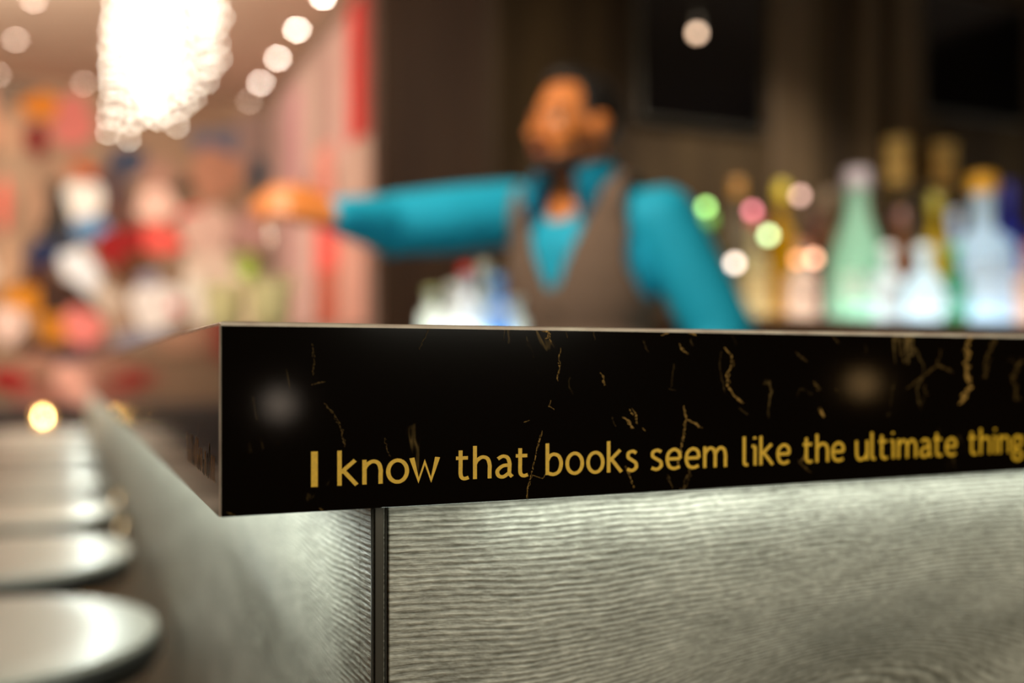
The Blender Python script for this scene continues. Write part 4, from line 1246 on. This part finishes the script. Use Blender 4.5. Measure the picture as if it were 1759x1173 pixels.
# vest
bm = bmesh.new()
ball(bm, tb(0, 0, 0.19), 0.196, 0.136, 0.225, MT, sub=4)
ball(bm, tb(0, 0, 0.00), 0.172, 0.132, 0.20, MT, sub=4)
ball(bm, tb(0, -0.005, -0.10), 0.182, 0.138, 0.13, MT, sub=4)
limb(bm, tb(-0.120, 0, 0.352), tb(0.128, 0, 0.352), 0.079, 0.079)
limb(bm, tb(-0.06, -0.01, 0.392), tb(0.06, -0.01, 0.392), 0.060, 0.060)
bm = remeshed(bm, 0.008, 4)
kill = []
zc = tb(0, 0, 0.0).z
for v in bm.verts:
    z = v.co.z - CAMZ
    q = MT.transposed() @ (v.co - tb(0, 0, z))
    vz = 0.165                                        # bottom of the V
    if q.y > 0.0 and z > vz and abs(q.x) < 0.010 + (z - vz) * 0.42: kill.append(v)
    elif z > 0.405 and abs(q.x) < 0.085: kill.append(v)
    elif abs(q.x) > 0.160 and z > 0.20: kill.append(v)
    elif abs(q.x) > 0.176 and z > 0.15: kill.append(v)
bmesh.ops.delete(bm, geom=kill, context='VERTS'); smooth_rim(bm); solidify(bm, 0.005); local(bm)
vest = obj('vest', bm, M_vest, person)
for k in range(3):
    bm = bmesh.new(); c0 = tb(0.004, 0.141, 0.12 - k * 0.07); ball(bm, c0, 0.007, 0.003, 0.007, MT, sub=2); local(bm); obj('button', bm, M_blackmetal, vest)

# trousers and shoes
bm = bmesh.new()
ball(bm, tb(0, -0.01, -0.17, False), 0.175, 0.128, 0.10, MT)
for s in (-1, 1):
    limb(bm, tb(s * 0.085, 0, -0.20, False), tb(s * 0.10, 0.02, -0.62, False), 0.094, 0.070)
    limb(bm, tb(s * 0.10, 0.02, -0.62, False), tb(s * 0.11, -0.02, -0.99, False), 0.068, 0.056)
bm = remeshed(bm, 0.012, 3); local(bm); obj('trousers', bm, M_trouser, person)
for s in (-1, 1):
    bm = bmesh.new()
    ball(bm, tb(s * 0.11, -0.03, -1.055, False), 0.042, 0.055, 0.042, MT); ball(bm, tb(s * 0.11, 0.06, -1.068, False), 0.044, 0.09, 0.030, MT)
    bm = remeshed(bm, 0.008, 2)
    for v in bm.verts: v.co.z = max(v.co.z, 0.001)
    local(bm); obj('shoe', bm, M_shoe, person)

# spoon held in the fingers, its bowl in the drink
tip = Vector((pg.x + 0.006, pg.y, ZT + 0.10)); hold = at(462, 372, 2.10)
t = thing('bar_spoon', tip, 'thin steel bar spoon held between the fingers over the tall glass', 'spoon')
bm = bmesh.new(); tube(bm, [Vector((0, 0, 0)), (hold - tip) * 0.5, (hold - tip) * 1.12], 0.0022, 8); obj('shaft', bm, M_steel, t)
bm = bmesh.new(); ball(bm, (0, 0, -0.010), 0.009, 0.003, 0.014, sub=2); obj('spoon_bowl', bm, M_steel, t)

# lamps standing in the lounge behind the camera: the counter's polished front mirrors them
def mirror_lamp(px, py, dist, col, st, lab):
    s = on_y(px, py, CY)
    v = Vector((s.x, -CY, s.z - CAMZ))                # from the mirrored eye
    k = (dist + CY) / CY
    p = Vector((s.x * k, CY - dist - 0 * k, CAMZ + (s.z - CAMZ) * k))
    t = thing('table_lamp', (p.x, p.y, 0), lab, 'lamp', 'globe lamps on slim posts')
    bm = bmesh.new(); lathe(bm, [(0, 0), (0.13, 0), (0.13, 0.012), (0.012, 0.03), (0.012, p.z - 0.04), (0.02, p.z - 0.035), (0.02, p.z - 0.03)], seg=28); obj('post', bm, M_blackmetal, t)
    bm = bmesh.new(); ball(bm, (0, 0, p.z), 0.035); obj('globe', bm, mat('globe_%d' % px, (1, 1, 1), var=0, emit=(col, st)), t)


mirror_lamp(480, 695, 2.6, (1.0, 0.80, 0.62), 5, 'globe lamp mirrored as a grey spot in the left of the marble front')
mirror_lamp(1482, 660, 2.6, (1.0, 0.58, 0.22), 6, 'globe lamp mirrored as an amber spot in the right of the marble front')
